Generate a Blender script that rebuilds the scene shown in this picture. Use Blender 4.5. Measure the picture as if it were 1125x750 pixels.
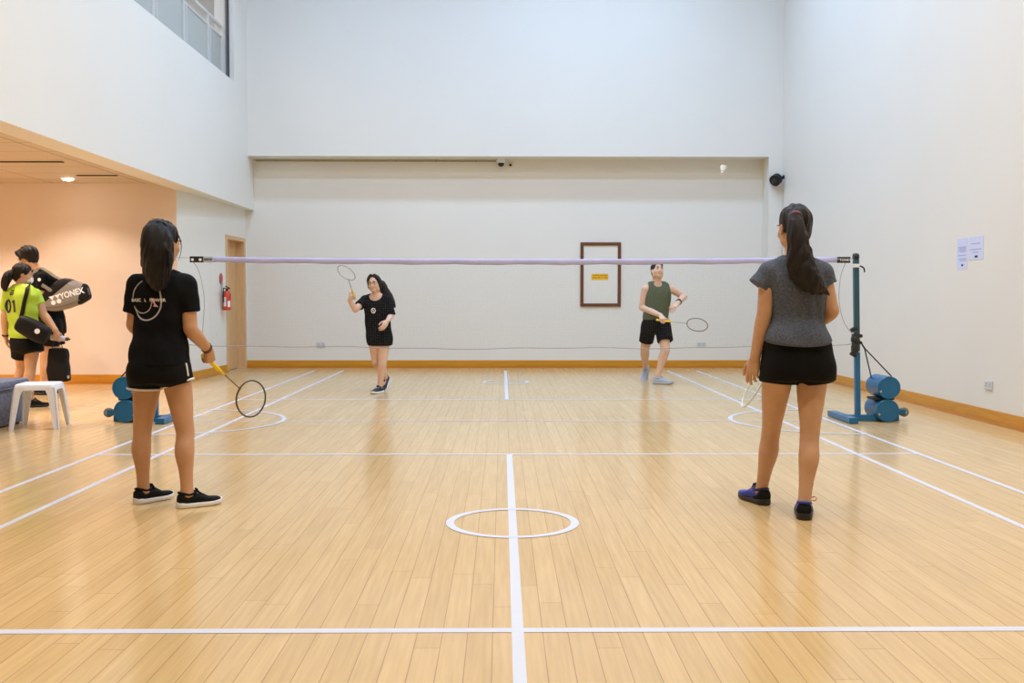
import bpy, math, random
import numpy as np
from mathutils import Vector, Matrix
from mathutils.bvhtree import BVHTree

for o in list(bpy.data.objects):
    bpy.data.objects.remove(o)
SC = bpy.context.scene
COL = SC.collection
PI = math.pi

# ------------------------------------------------------------------ camera
F_PX, PITCH, YAW, ROLL = 1101.46, 0.043120, 0.009958, 0.000415
CAM = np.array([-0.0540, -9.3477, 1.1488])
cd = bpy.data.cameras.new('camera')
cam = bpy.data.objects.new('camera', cd)
COL.objects.link(cam)
cd.sensor_width = 36.0
cd.lens = F_PX / 1125 * 36
cd.clip_start = 0.05
cp, sp = math.cos(PITCH), math.sin(PITCH)
cy_, sy_ = math.cos(YAW), math.sin(YAW)
FW = np.array([sy_ * cp, cy_ * cp, -sp])
r0 = np.array([cy_, -sy_, 0.0])
u0 = np.cross(r0, FW)
RT = math.cos(ROLL) * r0 + math.sin(ROLL) * u0
UP = math.cos(ROLL) * u0 - math.sin(ROLL) * r0
cam.matrix_world = Matrix(((RT[0], UP[0], -FW[0], CAM[0]), (RT[1], UP[1], -FW[1], CAM[1]),
                           (RT[2], UP[2], -FW[2], CAM[2]), (0, 0, 0, 1)))
SC.camera = cam


def at(px, py, Y):
    """real position of a point of the hall measured at depth Y (Y=0 is the net)"""
    d = FW * F_PX + RT * (px - 562.5) - UP * (py - 375)
    return CAM + d * ((Y - CAM[1]) / d[1])


def floor_at(px, py):
    d = FW * F_PX + RT * (px - 562.5) - UP * (py - 375)
    return CAM + d * (-CAM[2] / d[2])


# ------------------------------------------------------------------ colour management, world, lamps
SC.view_settings.view_transform = 'Standard'
SC.view_settings.look = 'None'
SC.view_settings.gamma = 1.0
SC.view_settings.use_curve_mapping = False
SC.view_settings.exposure = 0.0
w = bpy.data.worlds.new('world')
SC.world = w
w.use_nodes = True
w.node_tree.nodes['Background'].inputs[0].default_value = (0.75, 0.82, 1, 1)
w.node_tree.nodes['Background'].inputs[1].default_value = 0.02


def area(name, loc, sx, sy, watts, col, rot=(0, 0, 0), spread=140):
    l = bpy.data.lights.new(name, 'AREA')
    l.shape = 'RECTANGLE'
    l.size, l.size_y = sx, sy
    l.energy = watts
    l.color = col
    l.spread = math.radians(spread)
    o = bpy.data.objects.new(name, l)
    COL.objects.link(o)
    o.location = loc
    o.rotation_euler = rot
    return o


HALL_W = 77
COOL, MIX, WARM = (0.455, 0.675, 1.0), (0.76, 0.84, 0.98), (1.0, 0.91, 0.77)      # daylight tubes at the far end, warm ones at the near end
for yy, wt, lc in ((4.3, 1.12, COOL), (1.5, 1.05, COOL), (-1.6, .9, MIX), (-4.6, .9, WARM), (-7.6, 1.0, WARM)):
    for xx, wx in ((-2.6, .92), (0.5, 1.05), (2.5, 1.10)):
        area('hall_lamp', (xx, yy, 7.85), 1.2, 0.4, HALL_W * wt * wx, lc, spread=160)
area('corridor_lamp', (-5.6, 4.0, 6.9), 0.6, 4.0, 60, (1.0, 0.90, 0.78))
for xx, yy, ww in ((-6.9, 2.7, 26), (-5.57, 3.2, 12), (-7.6, 0.9, 46), (-6.2, -0.6, 40), (-7.8, -3.4, 40), (-5.4, 1.2, 24)):
    l = bpy.data.lights.new('alcove_downlight', 'SPOT')
    l.energy = ww * 7.4
    l.color = (1.0, 0.83, 0.70)
    l.spot_size = math.radians(125)
    l.spot_blend = 0.55
    l.shadow_soft_size = 0.06
    o = bpy.data.objects.new('alcove_downlight', l)
    COL.objects.link(o)
    o.location = (xx, yy, 2.655)


# ------------------------------------------------------------------ materials
def srgb(r, g, b):
    f = lambda c: (c / 255 / 12.92) if c / 255 <= 0.04045 else ((c / 255 + 0.055) / 1.055) ** 2.4
    return (f(r), f(g), f(b), 1.0)


MATS = {}


def mat(name, col, rough=0.6, metal=0.0, vary=0.06, scale=25.0, bump=0.0, bscale=200.0, alpha=1.0, coat=0.0,
        stretch=None, emit=None, sss=0.0, spec=0.5):
    if name in MATS:
        return MATS[name]
    m = bpy.data.materials.new(name)
    m.use_nodes = True
    n, l = m.node_tree.nodes, m.node_tree.links
    b = n['Principled BSDF']
    b.inputs['Roughness'].default_value = rough
    b.inputs['Metallic'].default_value = metal
    b.inputs['Coat Weight'].default_value = coat
    b.inputs['Specular IOR Level'].default_value = spec
    if sss:
        b.inputs['Subsurface Weight'].default_value = sss
        b.inputs['Subsurface Radius'].default_value = (0.02, 0.008, 0.004)
        b.inputs['Subsurface Scale'].default_value = 0.3
    tc = n.new('ShaderNodeTexCoord')
    mp = n.new('ShaderNodeMapping')
    l.new(tc.outputs['Object'], mp.inputs[0])
    if stretch:
        mp.inputs['Scale'].default_value = stretch
    nz = n.new('ShaderNodeTexNoise')
    nz.inputs['Scale'].default_value = scale
    nz.inputs['Detail'].default_value = 4
    l.new(mp.outputs[0], nz.inputs['Vector'])
    rp = n.new('ShaderNodeValToRGB')
    c = np.array(col[:3])
    rp.color_ramp.elements[0].position = 0.3
    rp.color_ramp.elements[1].position = 0.7
    rp.color_ramp.elements[0].color = (*np.clip(c * (1 - vary), 0, 1), 1)
    rp.color_ramp.elements[1].color = (*np.clip(c * (1 + vary), 0, 1), 1)
    l.new(nz.outputs[0], rp.inputs[0])
    l.new(rp.outputs[0], b.inputs['Base Color'])
    if bump:
        n2 = n.new('ShaderNodeTexNoise')
        n2.inputs['Scale'].default_value = bscale
        l.new(mp.outputs[0], n2.inputs['Vector'])
        bp = n.new('ShaderNodeBump')
        bp.inputs['Strength'].default_value = bump
        bp.inputs['Distance'].default_value = 0.01
        l.new(n2.outputs[0], bp.inputs['Height'])
        l.new(bp.outputs[0], b.inputs['Normal'])
    if alpha < 1:
        b.inputs['Alpha'].default_value = alpha
    if emit:
        b.inputs['Emission Color'].default_value = (*col[:3], 1)
        b.inputs['Emission Strength'].default_value = emit
    MATS[name] = m
    return m


def floor_material():
    m = bpy.data.materials.new('maple_floor')
    m.use_nodes = True
    n, l = m.node_tree.nodes, m.node_tree.links
    b = n['Principled BSDF']
    tc = n.new('ShaderNodeTexCoord')
    # boards run down the hall; every row of boards starts at its own random place
    sx = n.new('ShaderNodeSeparateXYZ')
    l.new(tc.outputs['Object'], sx.inputs[0])

    def mth(op, a, b=None):
        q = n.new('ShaderNodeMath')
        q.operation = op
        l.new(a, q.inputs[0])
        if b is not None:
            if isinstance(b, float):
                q.inputs[1].default_value = b
            else:
                l.new(b, q.inputs[1])
        return q.outputs[0]
    row = mth('FLOOR', mth('DIVIDE', sx.outputs['X'], 0.086))
    wn = n.new('ShaderNodeTexWhiteNoise')
    wn.noise_dimensions = '1D'
    l.new(row, wn.inputs['W'])
    mp = n.new('ShaderNodeCombineXYZ')
    l.new(mth('ADD', sx.outputs['Y'], mth('MULTIPLY', wn.outputs['Value'], 3.4)), mp.inputs[0])
    l.new(sx.outputs['X'], mp.inputs[1])
    br = n.new('ShaderNodeTexBrick')
    br.offset = 0.0
    br.inputs['Scale'].default_value = 1.0
    br.inputs['Brick Width'].default_value = 1.7
    br.inputs['Row Height'].default_value = 0.086
    br.inputs['Mortar Size'].default_value = 0.0016
    br.inputs['Mortar Smooth'].default_value = 0.3
    br.inputs['Bias'].default_value = 0.0
    br.inputs['Color1'].default_value = FLOOR_A
    br.inputs['Color2'].default_value = FLOOR_B
    br.inputs['Mortar'].default_value = FLOOR_M
    l.new(mp.outputs[0], br.inputs['Vector'])
    gm = n.new('ShaderNodeMapping')
    gm.inputs['Scale'].default_value = (26, 1.1, 1)
    l.new(tc.outputs['Object'], gm.inputs[0])
    nz = n.new('ShaderNodeTexNoise')
    nz.inputs['Scale'].default_value = 2.2
    nz.inputs['Detail'].default_value = 6
    l.new(gm.outputs[0], nz.inputs['Vector'])
    rp = n.new('ShaderNodeValToRGB')
    rp.color_ramp.elements[0].position = 0.32
    rp.color_ramp.elements[1].position = 0.72
    rp.color_ramp.elements[0].color = (0.90, 0.875, 0.83, 1)
    rp.color_ramp.elements[1].color = (1.04, 1.03, 1.02, 1)
    l.new(nz.outputs[0], rp.inputs[0])
    mx = n.new('ShaderNodeMix')
    mx.data_type = 'RGBA'
    mx.blend_type = 'MULTIPLY'
    mx.inputs['Factor'].default_value = 1.0
    l.new(br.outputs['Color'], mx.inputs['A'])
    l.new(rp.outputs[0], mx.inputs['B'])
    # large soft patches of differently aged boards
    n3 = n.new('ShaderNodeTexNoise')
    n3.inputs['Scale'].default_value = 0.45
    l.new(tc.outputs['Object'], n3.inputs['Vector'])
    r3 = n.new('ShaderNodeValToRGB')
    r3.color_ramp.elements[0].color = (0.95, 0.94, 0.90, 1)
    r3.color_ramp.elements[1].color = (1.0, 1.0, 1.02, 1)
    l.new(n3.outputs[0], r3.inputs[0])
    m2 = n.new('ShaderNodeMix')
    m2.data_type = 'RGBA'
    m2.blend_type = 'MULTIPLY'
    m2.inputs['Factor'].default_value = 1.0
    l.new(mx.outputs['Result'], m2.inputs['A'])
    l.new(r3.outputs[0], m2.inputs['B'])
    l.new(m2.outputs['Result'], b.inputs['Base Color'])
    rr = n.new('ShaderNodeMapRange')
    rr.inputs['To Min'].default_value = 0.13
    rr.inputs['To Max'].default_value = 0.22
    l.new(nz.outputs[0], rr.inputs['Value'])
    l.new(rr.outputs[0], b.inputs['Roughness'])
    b.inputs['Specular IOR Level'].default_value = 0.45
    bp = n.new('ShaderNodeBump')
    bp.inputs['Strength'].default_value = 0.12
    bp.inputs['Distance'].default_value = 0.002
    bp.invert = True
    l.new(br.outputs['Fac'], bp.inputs['Height'])
    l.new(bp.outputs[0], b.inputs['Normal'])
    return m


FLOOR_A = (0.665, 0.462, 0.222, 1)
FLOOR_B = (0.725, 0.512, 0.258, 1)
FLOOR_M = (0.42, 0.25, 0.10, 1)

M_WALL = mat('white_wall_paint', (0.80, 0.772, 0.71), 0.55, vary=0.012, scale=0.8, bump=0.03, bscale=90)
M_ALC = mat('peach_wall_paint', (0.82, 0.70, 0.61), 0.55, vary=0.02, scale=0.8, bump=0.03, bscale=90)
M_LINE = mat('white_court_paint', (0.68, 0.70, 0.80), 0.35, vary=0.02, scale=6)
M_SKIRT = mat('varnished_oak_skirting', srgb(206, 142, 38), 0.3, vary=0.10, scale=3, stretch=(1, 1, 14))
M_DOOR = mat('light_oak_veneer', srgb(212, 172, 124), 0.45, vary=0.10, scale=4, stretch=(12, 12, 0.8))
M_DOORF = mat('oak_door_frame', srgb(216, 176, 128), 0.45, vary=0.08, scale=4, stretch=(12, 12, 0.8))
M_BLACK = mat('black_plastic', (0.008, 0.008, 0.009), 0.4, vary=0.1, spec=.35)
M_BLUE = mat('blue_enamel', (0.006, 0.125, 0.29), 0.32, vary=0.08, scale=12)
M_STEEL = mat('brushed_steel', (0.55, 0.55, 0.56), 0.3, 1.0, vary=0.05)
M_WPLAS = mat('white_plastic', (0.82, 0.82, 0.86), 0.35, vary=0.02)
M_GPLAS = mat('grey_white_socket_plastic', (0.62, 0.62, 0.64), 0.4, vary=0.02)
M_PRINT = mat('white_print', (0.85, 0.85, 0.87), 0.6, vary=0.02)
M_INK = mat('dark_print_ink', (0.02, 0.02, 0.03), 0.6, vary=0.02)


# ------------------------------------------------------------------ mesh helpers
LOCAL = set()      # things whose parts are authored in their own coordinates


class MB:
    def __init__(self):
        self.v, self.f, self.m, self.n = [], [], [], 0

    def add(self, v, f, mi=0):
        v = np.asarray(v, float).reshape(-1, 3)
        self.v.append(v)
        for q in f:
            self.f.append([i + self.n for i in q])
            self.m.append(mi)
        self.n += len(v)
        return self

    def tf(self, M):
        M = np.array(M)
        self.v = [v @ M[:3, :3].T + M[:3, 3] for v in self.v]
        return self

    def build(self, name, mats, parent=None, smooth=False, auto=None):
        v = np.concatenate(self.v) if self.v else np.zeros((0, 3))
        if parent is not None:
            rt = root_of(parent)
            if rt.name not in LOCAL:
                v = v - np.array(rt.location)
        me = bpy.data.meshes.new(name)
        me.from_pydata(v.tolist(), [], self.f)
        mats = mats if isinstance(mats, (list, tuple)) else [mats]
        for mm in mats:
            me.materials.append(mm)
        if len(mats) > 1:
            me.polygons.foreach_set('material_index', self.m)
        if smooth:
            me.polygons.foreach_set('use_smooth', [True] * len(me.polygons))
            if auto:
                me.set_sharp_from_angle(angle=math.radians(auto))
        me.update()
        o = bpy.data.objects.new(name, me)
        COL.objects.link(o)
        if parent is not None:
            o.parent = parent
        return o


def root_of(o):
    while o.parent is not None:
        o = o.parent
    return o


def tag(o, label=None, cat=None, group=None, kind=None):
    if label: o['label'] = label
    if cat: o['category'] = cat
    if group: o['group'] = group
    if kind: o['kind'] = kind
    return o


def empty(name, loc, label, cat, group=None, M=None):
    """the base of a thing.  With M the parts are authored in local coordinates."""
    o = bpy.data.objects.new(name, None)
    o.empty_display_size = 0.1
    COL.objects.link(o)
    if M is not None:
        o.matrix_world = Matrix(np.array(M).tolist())
        LOCAL.add(o.name)
    else:
        o.location = [float(x) for x in loc]
    return tag(o, label, cat, group)


def box(c, s, bev=0.0, R=None):
    """verts, faces of a box, edges chamfered by bev"""
    c = np.asarray(c, float)
    h = np.asarray(s, float) / 2
    if bev <= 0:
        v = np.array([[x, y, z] for z in (-1, 1) for y in (-1, 1) for x in (-1, 1)], float) * h
        f = [(0, 2, 3, 1), (4, 5, 7, 6), (0, 1, 5, 4), (2, 6, 7, 3), (0, 4, 6, 2), (1, 3, 7, 5)]
    else:
        import bmesh
        bm = bmesh.new()
        bmesh.ops.create_cube(bm, size=1.0)
        for q in bm.verts:
            q.co = Vector((q.co.x * h[0] * 2, q.co.y * h[1] * 2, q.co.z * h[2] * 2))
        bmesh.ops.bevel(bm, geom=bm.edges[:], offset=min(bev, min(h) * 0.95), segments=2, affect='EDGES', profile=0.5)
        bm.verts.index_update()
        v = np.array([q.co[:] for q in bm.verts])
        f = [[q.index for q in p.verts] for p in bm.faces]
        bm.free()
    if R is not None:
        v = v @ np.array(R)[:3, :3].T
    return v + c, f


def quadprism(poly, z0, z1):
    n = len(poly)
    v = [(x, y, z0) for x, y in poly] + [(x, y, z1) for x, y in poly]
    f = [tuple(range(n - 1, -1, -1)), tuple(range(n, 2 * n))] + [(i, (i + 1) % n, n + (i + 1) % n, n + i) for i in range(n)]
    return np.array(v, float), f


def unit(a):
    a = np.asarray(a, float)
    return a / max(np.linalg.norm(a), 1e-9)


def crsmooth(P, per=6):
    P = np.asarray(P, float)
    out = []
    for i in range(len(P) - 1):
        p0, p1, p2, p3 = P[max(i - 1, 0)], P[i], P[i + 1], P[min(i + 2, len(P) - 1)]
        for k in range(per):
            t = k / per
            out.append(0.5 * (2 * p1 + (p2 - p0) * t + (2 * p0 - 5 * p1 + 4 * p2 - p3) * t * t + (3 * p1 - p0 - 3 * p2 + p3) * t ** 3))
    out.append(P[-1])
    return np.array(out)


def tube(P, r, n=8, closed=False, cap=True, flat=None):
    """flat: (up vector, width factor) turns the tube into a strap"""
    P = np.asarray(P, float)
    m = len(P)
    r = np.full(m, r) if np.isscalar(r) else np.asarray(r, float)
    if closed:
        T = np.roll(P, -1, 0) - np.roll(P, 1, 0)
    else:
        T = np.gradient(P, axis=0)
    T /= np.maximum(np.linalg.norm(T, axis=1, keepdims=True), 1e-9)
    a = np.array([0, 0, 1.0]) if abs(T[0][2]) < 0.9 else np.array([1.0, 0, 0])
    if flat is not None:
        a = np.asarray(flat[0], float)
    N = unit(a - T[0] * (a @ T[0]))
    v = []
    an = np.arange(n) * 2 * PI / n
    for i in range(m):
        if flat is not None:
            N = unit(np.asarray(flat[0]) - T[i] * (np.asarray(flat[0]) @ T[i]))
        else:
            N = unit(N - T[i] * (N @ T[i]))
        B = np.cross(T[i], N)
        wf = flat[1] if flat is not None else 1.0
        v.append(P[i] + r[i] * (np.cos(an)[:, None] * N + wf * np.sin(an)[:, None] * B))
    v = np.concatenate(v)
    f = []
    for i in range(m if closed else m - 1):
        j = (i + 1) % m
        for k in range(n):
            f.append((i * n + k, i * n + (k + 1) % n, j * n + (k + 1) % n, j * n + k))
    if cap and not closed:
        f.append(tuple(range(n - 1, -1, -1)))
        f.append(tuple((m - 1) * n + k for k in range(n)))
    return v, f


def loft_rings(rings, cap=True):
    n = len(rings[0])
    v = np.concatenate([np.asarray(r, float) for r in rings])
    f = []
    for i in range(len(rings) - 1):
        for k in range(n):
            f.append((i * n + k, i * n + (k + 1) % n, (i + 1) * n + (k + 1) % n, (i + 1) * n + k))
    if cap:
        f.append(tuple(range(n - 1, -1, -1)))
        f.append(tuple((len(rings) - 1) * n + k for k in range(n)))
    return v, f


def lathe(prof, n=24, M=None):
    """profile [(r,z)] about local z"""
    rings = []
    an = np.arange(n) * 2 * PI / n
    for r, z in prof:
        rings.append(np.stack([r * np.cos(an), r * np.sin(an), np.full(n, z)], 1))
    v, f = loft_rings(rings)
    if M is not None:
        M = np.array(M)
        v = v @ M[:3, :3].T + M[:3, 3]
    return v, f


def frame(o, x, y, z):
    M = np.eye(4)
    M[:3, 0], M[:3, 1], M[:3, 2], M[:3, 3] = x, y, z, o
    return M


def zframe(o, z, hint=(0, 1, 0.01)):
    z = unit(z)
    x = unit(np.cross(np.asarray(hint, float), z))
    return frame(o, x, np.cross(z, x), z)


def rotz(a):
    c, s = math.cos(a), math.sin(a)
    return np.array([[c, -s, 0], [s, c, 0], [0, 0, 1.0]])


def text_geo(s, size=1.0, bold=0.0):
    """flat letter outlines as verts (x,y) and faces, centred"""
    cu = bpy.data.curves.new('lettering', 'FONT')
    cu.body = s
    cu.resolution_u = 3
    cu.offset = bold
    ob = bpy.data.objects.new('lettering', cu)
    me = ob.to_mesh()
    v = np.array([q.co[:2] for q in me.vertices])
    f = [list(p.vertices) for p in me.polygons]
    ob.to_mesh_clear()
    bpy.data.objects.remove(ob)
    bpy.data.curves.remove(cu)
    lo, hi = v.min(0), v.max(0)
    v = (v - (lo + hi) / 2) / (hi[1] - lo[1]) * size
    return v, f


def ribbon2d(P, w):
    """flat stroke along 2D points"""
    P = np.asarray(P, float)
    T = np.gradient(P, axis=0)
    T /= np.maximum(np.linalg.norm(T, axis=1, keepdims=True), 1e-9)
    N = np.stack([-T[:, 1], T[:, 0]], 1)
    v = np.concatenate([P + N * w / 2, P - N * w / 2])
    n = len(P)
    return v, [(i, n + i, n + i + 1, i + 1) for i in range(n - 1)]


def disc2d(c, r, n=20):
    a = np.arange(n) * 2 * PI / n
    return np.stack([c[0] + r * np.cos(a), c[1] + r * np.sin(a)], 1), [tuple(range(n))]


def bvh_of(o):
    me = o.data
    off = np.array(root_of(o).location)
    return BVHTree.FromPolygons([Vector(np.array(v.co) + off) for v in me.vertices], [p.vertices[:] for p in me.polygons])


def decal(geos, O, R, U, bvh, lift=0.0025, reach=0.6):
    """lay flat print geometry on to a curved surface: (x,y) -> along R,U from O, dropped along the print's normal"""
    R, U = unit(R), unit(U)
    N = np.cross(R, U)
    mb = MB()
    for v2, f in geos:
        out = []
        for x, y in v2:
            p = O + R * x + U * y
            h = bvh.ray_cast(Vector(p + N * reach), Vector(-N), reach * 2)
            q = np.array(h[0]) if h[0] is not None else p
            out.append(q + N * lift)
        mb.add(out, f)
    return mb

# ================================================================== THE SETTING
XL, XLI, XR = -4.11, -4.40, 4.45        # upper left wall (front / back face), right wall
YB, YBEAM, YREAR = 7.18, 6.80, -12.0
YA = 4.10                               # back wall of the side alcove
ZC = 8.0
SOFF, SILL, ZBEAM, ZALC = 2.583, 4.425, 3.415, 2.67


def struct(name, geos, m, parent=None, smooth=False):
    mb = MB()
    for v, f in geos:
        mb.add(v, f)
    o = mb.build(name, m, parent, smooth)
    if parent is None:
        o['kind'] = 'structure'
    return o


def span(x0, x1, y0, y1, z0, z1):
    return box(((x0 + x1) / 2, (y0 + y1) / 2, (z0 + z1) / 2), (x1 - x0, y1 - y0, z1 - z0))


floor = struct('floor', [span(-9.2, XR + .2, YREAR - .2, YB + .2, -0.2, 0)], floor_material())
struct('ceiling', [span(XL - .3, XR + .2, YREAR - .2, YB + .2, ZC, ZC + .2)], mat('tan_bounce_ceiling', (0.24, 0.18, 0.11), 0.7, vary=.08, scale=4))  # out of view; dark tan finish invented to dim and warm the bounced light
struct('wall_far', [span(-4.5, XR + .2, YB, YB + .2, 0, ZC)], M_WALL)
struct('wall_far_upper', [span(XL, XR, YBEAM, YB - .001, ZBEAM, ZC - .001)], M_WALL)
struct('trim_1', [span(4.23, XR - .001, YBEAM + .001, YB - .001, 0, ZBEAM)], M_WALL)     # pier beside the recess
struct('wall_right', [span(XR, XR + .2, YREAR, YB, 0, ZC)], M_WALL)
struct('wall_rear', [span(-9.2, XR + .2, YREAR - .2, YREAR, 0, ZC)], mat('brown_bounce_rear_wall', (0.24, 0.15, 0.07), 0.6, vary=.08, scale=3, stretch=(1, 1, 10)))  # unseen behind the camera; dark brown made up to cut and warm indirect light
struct('wall_left_upper', [span(XLI, XL, YREAR, YB - .002, SOFF, SILL),
                           span(XLI, XL, 6.04, YB - .002, SILL, ZC - .001)], M_WALL)

# lower left wall with the doorway; it runs very slightly askew to the court
A0, B0 = np.array([-4.385, YA]), np.array([-4.25, YB])
dl = unit(B0 - A0)
nl = np.array([dl[1], -dl[0]])                       # towards the hall
LEN = np.linalg.norm(B0 - A0)


def lw(s, d):
    """point of the left wall: s along it from the alcove edge, d out of its face"""
    return A0 + dl * s + nl * d


def lbox(s0, s1, d0, d1, z0, z1):
    return quadprism([lw(s0, d0), lw(s0, d1), lw(s1, d1), lw(s1, d0)][::-1], z0, z1)


D0, D1, DH = 2.07, 2.97, 2.09                        # door opening
struct('wall_left', [lbox(0, D0, -.26, 0, 0, SOFF), lbox(D1, LEN, -.26, 0, 0, SOFF), lbox(D0, D1, -.26, 0, DH, SOFF)], M_WALL)
door = struct('door_1', [lbox(D0 + .03, D1 - .03, -.17, -.125, 0.008, DH - .03)], M_DOOR)
struct('door_frame', [lbox(D0 - .05, D0 + .03, -.2, .014, 0, DH + .03), lbox(D1 - .03, D1 + .045, -.2, .014, 0, DH + .03),
                      lbox(D0 + .03, D1 - .03, -.2, .014, DH - .03, DH + .03)], M_DOORF, door)
hp = lw(D0 + .11, -.12)
hd = MB()
hd.add(*tube([(*(hp), 1.0), (*(hp + nl * .05), 1.0), (*(hp + nl * .055 + dl * .02), 1.0), (*(hp + nl * .055 + dl * .12), 1.0)], .009, 10))
hd.add(*lathe([(0.0, 0), (.026, 0), (.026, .008), (0, .008)], 20, zframe((*hp, 1.0), (*nl, 0))))
hd.build('door_handle', M_STEEL, door, True, 40)

# side alcove under the gallery
struct('wall_alcove_far', [span(-9.2, A0[0] - .001, YA, YA + .2, 0, ZALC + .3)], M_ALC)
struct('wall_alcove_left', [span(-9.2, -9.0, YREAR, YA, 0, ZALC + .3)], M_ALC)


def ceiling_tile_material():
    m = mat('cream_ceiling_tiles', (0.62, 0.52, 0.41), 0.7, vary=0.05, scale=60, bump=0.05, bscale=300)
    n, l = m.node_tree.nodes, m.node_tree.links
    b = n['Principled BSDF']
    old = b.inputs['Base Color'].links[0].from_socket
    tc = n.new('ShaderNodeTexCoord')
    br = n.new('ShaderNodeTexBrick')
    br.offset = 0.0
    br.inputs['Scale'].default_value = 1
    br.inputs['Brick Width'].default_value = 1.2
    br.inputs['Row Height'].default_value = 0.6
    br.inputs['Mortar Size'].default_value = 0.008
    br.inputs['Mortar'].default_value = (0.30, 0.20, 0.11, 1)
    l.new(tc.outputs['Object'], br.inputs['Vector'])
    l.new(old, br.inputs['Color1'])
    l.new(old, br.inputs['Color2'])
    l.new(br.outputs['Color'], b.inputs['Base Color'])
    return m


struct('ceiling_alcove', [span(-9.2, XLI - .002, YREAR, YA, ZALC, ZALC + .3)], ceiling_tile_material())
M_VENT = mat('dark_vent_slot', (0.10, 0.065, 0.035), 0.6)
for i, (x0, x1, y0, y1) in enumerate(((-5.95, -4.95, 1.93, 1.99), (-5.32, -4.82, 3.18, 3.22))):
    mb = MB()
    mb.add(*span(x0, x1, y0, y1, ZALC - .012, ZALC + .001))
    v = mb.build('air_vent_slot', M_VENT)
    tag(v, ['long dark air slot in the alcove ceiling nearer the hall opening', 'short dark air slot in the alcove ceiling by its back wall'][i], 'vent')

# skirting: an upper board and a projecting shoe
def skirt(name, runs):
    o = None
    mb, m2 = MB(), MB()
    for p, q, nrm in runs:
        p, q, nrm = np.asarray(p, float), np.asarray(q, float), np.asarray(nrm, float)
        mb.add(*quadprism([p, q, q + nrm * .016, p + nrm * .016] if np.cross(q - p, nrm) > 0 else [q, p, p + nrm * .016, q + nrm * .016], .03, .125))
        m2.add(*quadprism([p, q, q + nrm * .030, p + nrm * .030] if np.cross(q - p, nrm) > 0 else [q, p, p + nrm * .030, q + nrm * .030], .0, .038))
    o = mb.build(name, M_SKIRT)
    o['kind'] = 'structure'
    m2.build('skirting_shoe', M_SHOE, o)
    return o


M_SHOE = mat('varnished_oak_shoe_moulding', srgb(196, 128, 40), 0.28, vary=0.10, scale=3, stretch=(1, 1, 14))
skirt('baseboard_far', [((-4.25, YB), (4.23, YB), (0, -1))])
skirt('baseboard_right', [((XR, YREAR), (XR, YBEAM), (-1, 0)), ((4.20, YBEAM), (XR - .016, YBEAM), (0, -1)), ((4.23, YBEAM), (4.23, YB - .03), (-1, 0))])
skirt('baseboard_left', [(lw(0.0, 0), lw(D0 - .05, 0), nl)])
skirt('baseboard_alcove', [((-9.0, YA), (A0[0], YA), (0, -1))])

# gallery window: glass in a dark edge, behind it a corridor with a railing
M_GLASS = mat('gallery_glass', (0.92, 0.95, 0.94), 0.02, alpha=0.10, vary=0.01)
M_EDGE = mat('dark_glass_edge_bead', (0.05, 0.05, 0.055), 0.4)
win = struct('window_1', [span(XL - .10, XL - .09, YREAR + .02, 6.03, SILL + .012, ZC - .02)], M_GLASS)
struct('window_frame', [span(XL - .12, XL - .07, 6.012, 6.038, SILL, ZC - .01), span(XL - .12, XL - .07, YREAR + .02, 6.012, SILL, SILL + .012),
                        span(XL - .105, XL - .085, 2.0, 2.012, SILL + .012, ZC - .02)], M_EDGE, win)
M_CORR = mat('gallery_corridor_paint', (0.62, 0.60, 0.56), 0.6, vary=0.02)
struct('floor_gallery', [span(-7.0, XLI, YREAR, YB, 4.0, 4.1)], mat('grey_gallery_carpet', (0.25, 0.25, 0.25), 0.9))
struct('ceiling_gallery', [span(-7.0, XLI, YREAR, YB, 7.0, 7.1)], M_CORR)
struct('wall_gallery', [span(-7.0, -6.9, YREAR, YB, 4.1, 7.0)], mat('tan_gallery_wall', (0.55, 0.42, 0.30), 0.6, vary=.03))
struct('wall_gallery_end', [span(-6.9, XLI, YB - .3, YB - .002, 4.1, 7.0)], M_CORR)
M_RAIL = mat('pale_grey_railing_paint', (0.60, 0.59, 0.55), 0.4, vary=0.03)
M_PANEL = mat('frosted_grey_infill', (0.42, 0.42, 0.37), 0.35, vary=0.03)
XG = -4.31
g = empty('railing', (XG, 2.8, 4.1), 'pale grey gallery railing with frosted panels behind the upper window', 'railing')
YP = [-1.6, -.5, .7, 1.9, 3.05, 4.23, 5.34, 6.27]
zt = 5.25
for k, y in enumerate(YP):
    MB().add(*box((XG, y, (4.1 + zt) / 2), (.05, .07, zt - 4.1), .008)).build('railing_post', M_RAIL, g)
    if k not in (0, len(YP) - 1):
        MB().add(*box((XG + .005, y + .12, (4.1 + zt - .14) / 2), (.03, .035, zt - .14 - 4.1), .006)).build('panel_stile', M_RAIL, g)
MB().add(*box((XG, (YP[0] + YP[-1]) / 2, zt), (.06, YP[-1] - YP[0] + .08, .04), .008)).build('top_rail', M_RAIL, g)
MB().add(*box((XG, (YP[0] + YP[-1]) / 2, zt - .15), (.035, YP[-1] - YP[0], .035), .006)).build('middle_rail', M_RAIL, g)
for k in range(len(YP) - 1):
    MB().add(*box((XG - .005, (YP[k] + YP[k + 1]) / 2, (4.15 + zt - .17) / 2), (.012, YP[k + 1] - YP[k] - .09, zt - .17 - 4.15))).build('infill_panel', M_PANEL, g)

# ---------------------------------------------------------------- painted court lines (parts of the floor)
ZL = 0.0009


LINES = []


def line(x0, x1, y0, y1):
    mb = MB()
    ZL = .0008 + .0001 * len(LINES)
    LINES.append(1)
    mb.add([(x0, y0, ZL), (x1, y0, ZL), (x1, y1, ZL), (x0, y1, ZL)], [(0, 1, 2, 3)])
    return mb.build('court_line', M_LINE, floor)


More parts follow.
